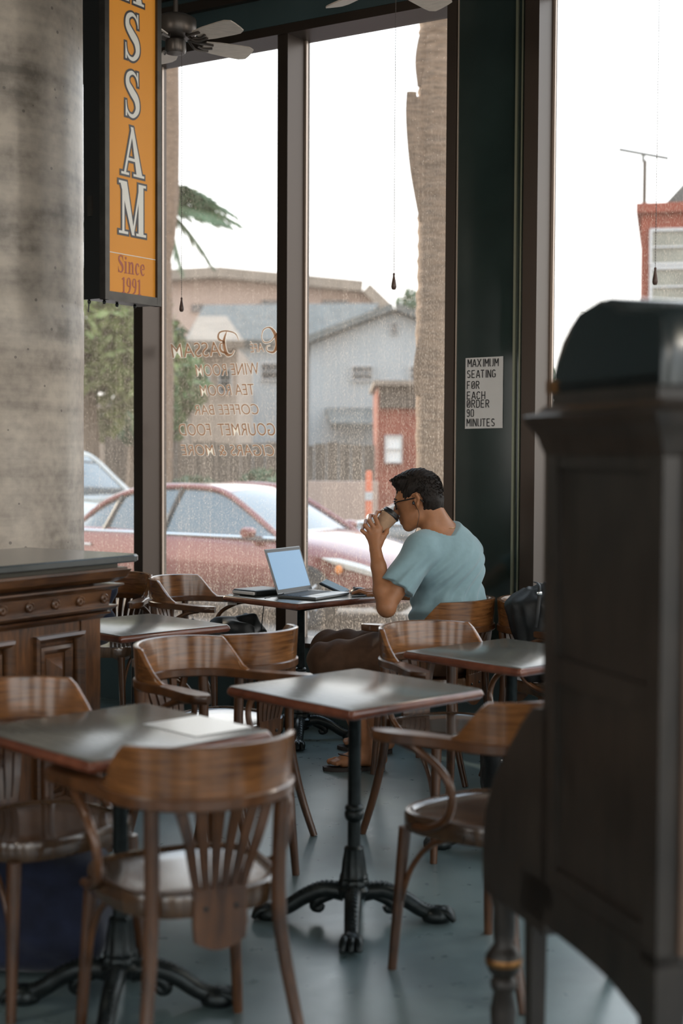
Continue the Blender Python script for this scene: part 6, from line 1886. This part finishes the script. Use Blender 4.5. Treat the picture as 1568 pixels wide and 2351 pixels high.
# eyes and brows
for s_ in (1, -1):
    m_ = MB(); c0 = H(.080, s_ * .030, .004)
    m_.lathe([(.001, -.010), (.008, -.006), (.0105, 0), (.008, .006), (.001, .010)], 12, M=Matrix.Translation(Vector(c0)))
    obj('eye', m_, mat('eye_white', (.45, .40, .36), .2), man)
    m_ = MB(); m_.tube([Vector(H(.090, s_ * .012, .026)), Vector(H(.090, s_ * .032, .031)), Vector(H(.078, s_ * .052, .026))], [.003, .0045, .002], 6); obj('eyebrow', m_, M_hair, man)
# neck chain, earphone lead
m_ = MB()
ring = []
for a in np.linspace(-.2, PI + .2, 15):
    c0 = neckb + nd * .016
    ring.append(Vector(c0 + lm * .073 * math.cos(a) - fm * .075 * math.sin(a) * .9 + up * (.008 * math.sin(a))))
m_.tube(ring, .0013, 5); obj('neck_chain', m_, mat('gold', (.75, .45, .18), .25, 1.0), man)
m_ = MB()
pe = [Vector(H(.0, .086, -.012)), Vector(Q(962, 1178, 6.335)), Vector(Q(958, 1205, 6.325)), Vector(Q(952, 1228, 6.31)), Vector(Q(951, 1248, 6.30)), Vector(Q(956, 1268, 6.25))]
m_.tube(spline(pe, 5), .0013, 5); m_.lathe([(.002, -.008), (.006, -.004), (.006, .004), (.003, .008)], 8, M=Matrix.Translation(Vector(H(.002, .084, -.006)))); obj('earphone', m_, M_black, man)
# sandals
for F_, an in ((FL, anL), (FR, anR)):
    fdv, sd_, heel, ball = F_
    out = [(-.055, -.030), (-.02, -.038), (.06, -.036), (.14, -.046), (.19, -.044), (.225, -.02), (.222, .012), (.19, .034), (.14, .044), (.06, .034), (-.02, .036), (-.055, .028), (-.066, 0)]
    m_ = MB(); o3 = np.array([an[0], an[1], 0])
    m_.prism(out, lambda a, b_, d: Vector(o3 + fdv * a + sd_ * b_ + up * d), 0.0005, .0185); sa = obj('sandal', m_, M_sand, man, smooth=30)
    m_ = MB()
    for sg in (1, -1):
        m_.tube(spline([Vector(o3 + fdv * .05 + sd_ * sg * .040 + up * .015), Vector(o3 + fdv * .09 + sd_ * sg * .036 + up * .062), Vector(o3 + fdv * .15 + sd_ * (-.012) + up * .074)], 5), .010, 8, flat=.35)
    obj('sandal_strap', m_, M_sand, sa)

# paper cup in his hand
cup = thing('paper_cup', Vector(cupB), 'brown ribbed takeaway coffee cup with a black lid in the man\'s hand', 'cup')
zq = Vector(cax); Rq = zq.to_track_quat('Z', 'Y').to_matrix().to_4x4()
Mc = Matrix.Translation(Vector(cupB)) @ Rq
Lc = float(np.linalg.norm(cupT - cupB))
M_kraft = mat('kraft_card', (.42, .27, .17), .8, var=.08, vscale=60)
M_cupp = mat('printed_card', (.30, .20, .14), .7, var=.4, vscale=45)
m_ = MB(); m_.lathe([(.024, .003), (.0275, 0), (.028, .002), (.0405, Lc), (.0385, Lc)], 32, M=Mc); obj('cup_wall', m_, M_cupp, cup, smooth=50)
m_ = MB(); m_.lathe([(.0318, Lc * .28), (.0326, Lc * .28), (.0415, Lc * .93), (.0405, Lc * .93)], 48, M=Mc, flute=lambda k_, s_, i: (.012 if k_ % 2 else -.006) if i in (1, 2) else 0); obj('sleeve', m_, M_kraft, cup, smooth=30)
m_ = MB(); m_.lathe([(.0400, Lc - .006), (.0445, Lc - .006), (.0455, Lc - .001), (.0445, Lc + .004), (.0425, Lc + .006), (.0405, Lc + .016), (.0375, Lc + .018), (.036, Lc + .013), (.01, Lc + .012)], 32, M=Mc); obj('lid', m_, M_black, cup, smooth=40)
